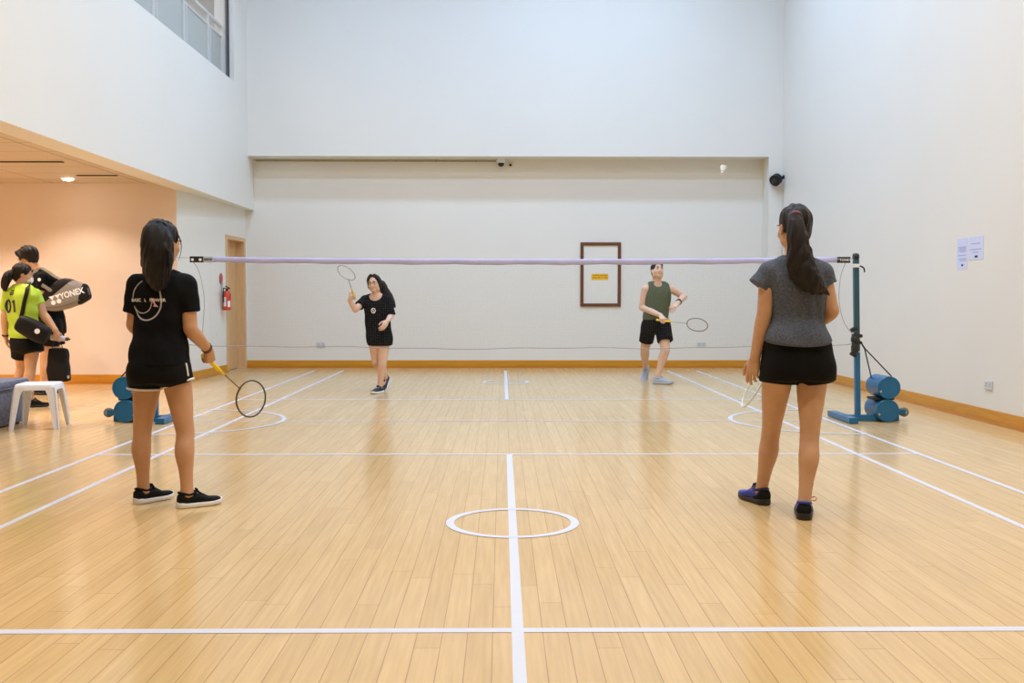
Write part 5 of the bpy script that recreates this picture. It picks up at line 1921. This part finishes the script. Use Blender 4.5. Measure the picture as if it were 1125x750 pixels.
# ---------------------------------------------------------------- F: man in black with a racket bag
def man_black():
    Y, yaw = 2.62, -1.35
    u, f = uv(yaw)
    P = lambda x, y, dy=0.0: at(x, y, Y + dy)
    g = empty('person', (P(50, 400)[0], Y, 0), 'person in black wearing a dark face mask, standing behind the one in lime', 'person')
    fd = Field(*bounds([P(6, 266, -.45), P(86, 440, .5), P(6, 440, .5), P(86, 266, -.45)], .20), .0055)
    tor = [(P(42, 297), .06, .06), (P(46, 301), .13, .085), (P(50, 310), .175, .105), (P(52.5, 322), .168, .11), (P(54.5, 336), .15, .105), (P(57, 350), .15, .11), (P(58, 364), .15, .11)]
    fd.loft([(c, a * .92, b * .92) for c, a, b in tor], u, f)
    H, R = P(30.5, 284, .0), yaw_basis(-1.40, -.30)
    neck = P(40, 297, .0)
    L = head(fd, H, R, 1.08, neck, .056, 1.05)
    shL, shR = P(46.5, 305, -.17), P(47.5, 304, .17)
    for s_ in (shL, shR):
        fd.cone(P(42, 299), s_, .052, .050, .035)
    elL, elR = P(45, 331, -.20), P(46, 331, .20)
    wL, wR = P(33, 345, -.14), P(33, 345, .16)
    for s_, e, w_, sd in ((shL, elL, wL, -1), (shR, elR, wR, 1)):
        limb_arm(fd, s_, e, w_, 1.08, .045, .039, .040, .026)
        hand(fd, w_, unit([-.8, 0, -.5]), unit([0, -sd * .9, -.4]), sd, 1.05, curl=(.5, .6, .4))
    aL, aR = at(47, 427, 2.58), at(60, 425, 2.86)
    limb_leg(fd, P(57, 360, -.09), P(50, 393, -.06), aL, -f, 1.08, .082, .055, .056, .036)
    limb_leg(fd, P(58, 360, .09), P(60, 392, .12), aR, -f, 1.08, .082, .055, .056, .036)
    foot_stub(fd, aL, -1.3)
    foot_stub(fd, aR, -1.3)
    fd.build('body', M_SKIN_B, g)
    face_bits(g, H, R, 1.08, M_HAIR, M_LIP)
    fm = Field(*bounds([H - .16, H + .16], 0), .0045)
    fm.ell(L(0, .052, -.055), np.array([.060, .060, .050]) * 1.08, R, 0)
    fm.cut(L(0, .040, -.05), R @ np.array([0, -1.0, .2]))
    mk = fm.build('face_mask', mat('black_mask_fabric', (.012, .011, .012), .8), g)
    for x in (-1, 1):
        MB().add(*tube([L(x * .056, .050, -.040), L(x * .076, .008, -.012)], .002, 5)).build('ear_loop', M_BLACK, mk, True)
    fs = Field(*bounds([P(20, 290, -.36), P(82, 356, .36)], .20), .0055)
    fs.loft([(c, a + .016, b + .018) for c, a, b in tor[:1] + tor[1:6]], u, f, wr=folds(53, .006, 30))
    for s_, e in ((shL, elL), (shR, elR)):
        fs.cone(P(42, 299), s_, .056, .058, .03)
        fs.cone(s_, s_ + (e - s_) * .55, .060, .062, .02, cap=1)
    shirt = fs.build('t_shirt', M_BTEE, g)
    bv = bvh_of(shirt)
    decal([disc2d((0, 0), .020, 16)], P(42.5, 307, -.25), EX, (0, 0, 1.0), bv, .003).build('sleeve_badge', M_PRINT, shirt)
    fp = Field(*bounds([P(36, 344, -.32), P(84, 384, .36)], .20), .0055)
    fp.loft([(P(57, 348), .16, .125), (P(58, 358), .165, .13), (P(58, 366), .165, .13)], u, f)
    fp.cone(P(57, 358, -.09), P(54, 379, -.08), .115, .108, .03, cap=1)
    fp.cone(P(58, 358, .09), P(61, 379, .10), .115, .108, .03, cap=1)
    fp.build('shorts', M_BSHORT, g)
    fh = Field(*bounds([H - .2, H + .2], 0), .0045)
    hair_cap(fh, H, R, 1.08, fringe=-.005, puff=.016)
    fh.lock([L(-.055, .060, .082), L(0, .078, .088), L(.055, .060, .082)], [.024, .024, .024], .02)
    fh.cut(L(0, 0, -.05), R @ np.array([0, .25, -1.0]))
    fh.warp(strands(.005, 150, 17))
    fh.build('hair', M_HAIR, g)
    for an in (aL, aR):
        shoe(g, an, -1.3, .275, M_BKNIT, M_BSOLE, M_INK, floorz=0.0)
    # racket bag on the back: grey side panel with big white lettering, black top and end
    rb = empty('racket_bag', P(73, 342, -.2), 'grey and black racket bag with white lettering on the back of person in black', 'bag')
    yb = -.16
    A_, B_ = P(48, 333, yb), P(97.5, 319, yb)
    ax_ = unit(B_ - A_)
    vv = unit(np.cross((0, 1, 0), ax_))
    vv = vv if vv[2] > 0 else -vv
    Ln = np.linalg.norm(B_ - A_)
    prof = ((0.0, -.005, .050), (.05, -.004, .090), (.20, .006, .134), (.42, .030, .170), (.60, .036, .172), (.76, .018, .144), (.90, .000, .108), (1.0, -.008, .080))
    S = [(A_ + ax_ * Ln * t + vv * c, h, .095 - .035 * max(0, t - .7) / .3) for t, c, h in prof]
    lo, hi = bounds([A_, B_], .22)
    M_BGREY = mat('warm_grey_bag_fabric', (.235, .215, .205), .5, vary=.08, scale=50, bump=.05, bscale=400)
    fb = Field(lo, hi, .005)
    fb.loft(S, vv, (0, 1, 0), p=3.4, round_=.02)
    bag = fb.build('bag_body', M_BGREY, rb)
    fb = Field(lo, hi, .005)
    fb.loft([(c, h + .004, b + .004) for c, h, b in S], vv, (0, 1, 0), p=3.4, round_=.02)
    nn = unit(vv * 1.0 - ax_ * .45)
    fb.cut(A_ + ax_ * Ln * .55 + vv * .105, -nn)
    fb.build('top_panel', M_NYL_(), rb)
    fb = Field(lo, hi, .005)
    fb.loft([(c, h + .005, b + .005) for c, h, b in S], vv, (0, 1, 0), p=3.4, round_=.02)
    fb.cut(A_ + ax_ * Ln * .86, unit(-ax_ + vv * .55))
    fb.build('end_panel', M_NYL_(), rb)
    bb = bvh_of(bag)
    P2 = [A_ + ax_ * Ln * t + vv * y + np.array([0, -.093, 0]) for t, y in ((.08, -.055), (.25, -.088), (.45, -.100), (.65, -.098), (.82, -.088))]
    MB().add(*tube(crsmooth(P2, 5), .005, 6)).build('piping', mat('brown_grey_piping', (.13, .11, .10), .5), rb, True)
    k = Ln / 51.5
    O = A_ + ax_ * Ln * .5
    geos = []
    for x in (-11.5, -5.2):
        geos.append((np.array([[x - 3.1, 4.0], [x + 3.1, 4.0], [x, -.4]]) * k, [(0, 2, 1)]))
        geos.append((disc2d((x, -3.4), 2.7)[0] * k if False else disc2d((x * k, -3.3 * k), 2.6 * k)[0], disc2d((0, 0), 1)[1]))
    v, fc = text_geo('YONEX', 6.8 * k, .028)
    geos.append((v * np.array([.84, 1]) + np.array([10.3, 1.2]) * k, fc))
    bb2 = BVHTree.FromPolygons(*merge_bvh(rb))
    decal(geos, O, ax_, vv, bb2, .003).build('bag_lettering', M_PRINT, rb)
    ST = crsmooth([P(36.5, 311, -.16), P(38, 300, -.14), P(44, 294.5, -.11), P(52, 298, -.13), P(61, 304, -.16), P(70, 308, -.18)], 6)
    MB().add(*tube(ST, .008, 10, flat=((.3, -.4, 1), 3.4))).build('carry_strap', mat('khaki_grey_webbing', (.20, .18, .14), .7), rb, True)
    MB().add(*tube(crsmooth([P(46, 313, -.245), P(51, 316, -.25), P(57, 320, -.25)], 5), .007, 10, flat=((0, -1, 0), 3.2))).build('side_strap', mat('khaki_grey_webbing', (.20, .18, .14), .7), rb, True)
    return g


def M_NYL_():
    return mat('black_nylon', (.0055, .0055, .0062), .6, spec=.25, vary=.2, scale=60, bump=.1, bscale=300)


def merge_bvh(root):
    V, F = [], []
    off = np.array(root.location)
    for c in root.children:
        b = len(V)
        V += [Vector(np.array(v.co) + off) for v in c.data.vertices]
        F += [[i + b for i in p.vertices] for p in c.data.polygons]
    return V, F


woman_black()
woman_grey()
woman_far()
man_far()
woman_lime()
man_black()

# ================================================================== SEAT, OTTOMAN, SHUTTLECOCK
# white plastic stool: square top with a rolled edge, four splayed L-shaped legs
SX, SY, SA = -4.165, -.42, .16
g = empty('stool', (SX, SY, 0), 'white plastic stool with four splayed legs beside the grey ottoman', 'stool')
Rz = rotz(SA)
T = lambda p: np.array([SX, SY, 0]) + Rz @ np.array(p, float)
hs, zt = .160, .397


def rrect(h, z, r=.03, n=6):
    out = []
    for cx, cy, a0 in ((1, 1, 0), (-1, 1, PI / 2), (-1, -1, PI), (1, -1, 1.5 * PI)):
        for t in np.linspace(a0, a0 + PI / 2, n):
            out.append(T(((h - r) * cx + r * math.cos(t), (h - r) * cy + r * math.sin(t), z)))
    return np.array(out)


MB().add(*loft_rings([rrect(hs + .008, zt - .055), rrect(hs + .004, zt - .012), rrect(hs - .002, zt - .003), rrect(hs - .012, zt)])).build('seat', M_WPLAS, g, True, 40)
for sx in (-1, 1):
    for sy in (-1, 1):
        mb = MB()
        top, bot = hs + .006, hs + .045
        for ax_i in (0, 1):
            rings = []
            for z, c, wd in ((zt - .03, top, .085), (zt - .10, top + .010, .062), (0.0, bot, .040)):
                pr = []
                for q, w_ in ((0, 0), (wd, 0), (wd, .010), (0, .010)):
                    a, b = c - q, c - w_
                    xy = (a, b) if ax_i == 0 else (b, a)
                    pr.append(T((sx * xy[0], sy * xy[1], z)))
                flip = (sx * sy > 0) == (ax_i == 0)
                rings.append(pr if flip else pr[::-1])
            mb.add(*loft_rings(rings))
        mb.build('leg', M_WPLAS, g)

# grey upholstered ottoman, lid cushion overhanging the box
M_FELT = mat('blue_grey_upholstery', (.135, .145, .20), .9, vary=.30, scale=45, bump=.25, bscale=180)
g = empty('ottoman', (-4.85, -.75, 0), 'grey upholstered storage ottoman cut off by the left edge, behind the stool', 'ottoman')
MB().add(*box((-4.87, -.75, .18), (.82, 1.42, .33), .015)).build('ottoman_base', M_FELT, g, True, 40)
MB().add(*box((-4.865, -.75, .378), (.86, 1.46, .070), .028)).build('lid_cushion', M_FELT, g, True, 40)
MB().add(*tube([(-4.44, -.05, .343), (-4.44, -1.45, .343)], .006, 6)).build('piping', M_FELT, g, True)
for x in (-4.52, -5.2):
    for y in (-.12, -1.38):
        MB().add(*lathe([(0, 0), (.02, 0), (.025, .018), (0, .018)], 14, frame((x, y, 0), (1, 0, 0), (0, 1, 0), (0, 0, 1)))).build('foot', M_BLACK, g, True, 40)

# shuttlecock in flight
c = at(794, 187.5, .75)
g = empty('shuttlecock', c, 'white feather shuttlecock in flight high above the net', 'shuttlecock')
dn = unit([-.28, -.45, -.85])
Mz = zframe(c, dn)
MB().add(*lathe([(0, .038), (.009, .035), (.0128, .026), (.0132, .012), (.0125, .010), (0, .010)], 20, Mz)).build('cork', mat('white_cork_leather', (.78, .76, .70), .5), g, True)
MB().add(*lathe([(.0128, .010), (.0134, .010), (.0134, .016), (.0128, .016)], 20, Mz)).build('cork_band', mat('dark_green_band', (.03, .05, .03), .5), g, True, 40)
mb = MB()
for i in range(16):
    a = i * 2 * PI / 16
    for t, r0_, z0_, r1_, z1_ in ((1, .011, .012, .031, -.047),):
        e = np.array([math.cos(a), math.sin(a), 0])
        tn = np.array([-math.sin(a), math.cos(a), .0]) * .0065
        tw = e * .0018
        p0, p1, p2 = e * .0115 + (0, 0, .010), e * .021 + (0, 0, -.018), e * .033 + (0, 0, -.050)
        pts = [p0 - tn * .15, p0 + tn * .15, p1 + tn * .95 + tw, p1 - tn * .95 - tw, p2 + tn * .8 + tw, p2 - tn * .8 - tw]
        for off in (0, .0006):
            q = np.array([x + e * off for x in pts]) @ Mz[:3, :3].T + c
            mb.add(q, [(0, 1, 2, 3), (3, 2, 4, 5)] if off else [(3, 2, 1, 0), (5, 4, 2, 3)])
mb.build('feathers', mat('white_feather', (.84, .84, .80), .7), g)
for rr, zz in ((.0165, -.006), (.0215, -.020)):
    MB().add(*tube(np.array([(rr * math.cos(t), rr * math.sin(t), zz) for t in np.linspace(0, 2 * PI, 25)[:-1]]) @ Mz[:3, :3].T + c, .0005, 5, True)).build('binding_thread', M_PRINT, g, True)
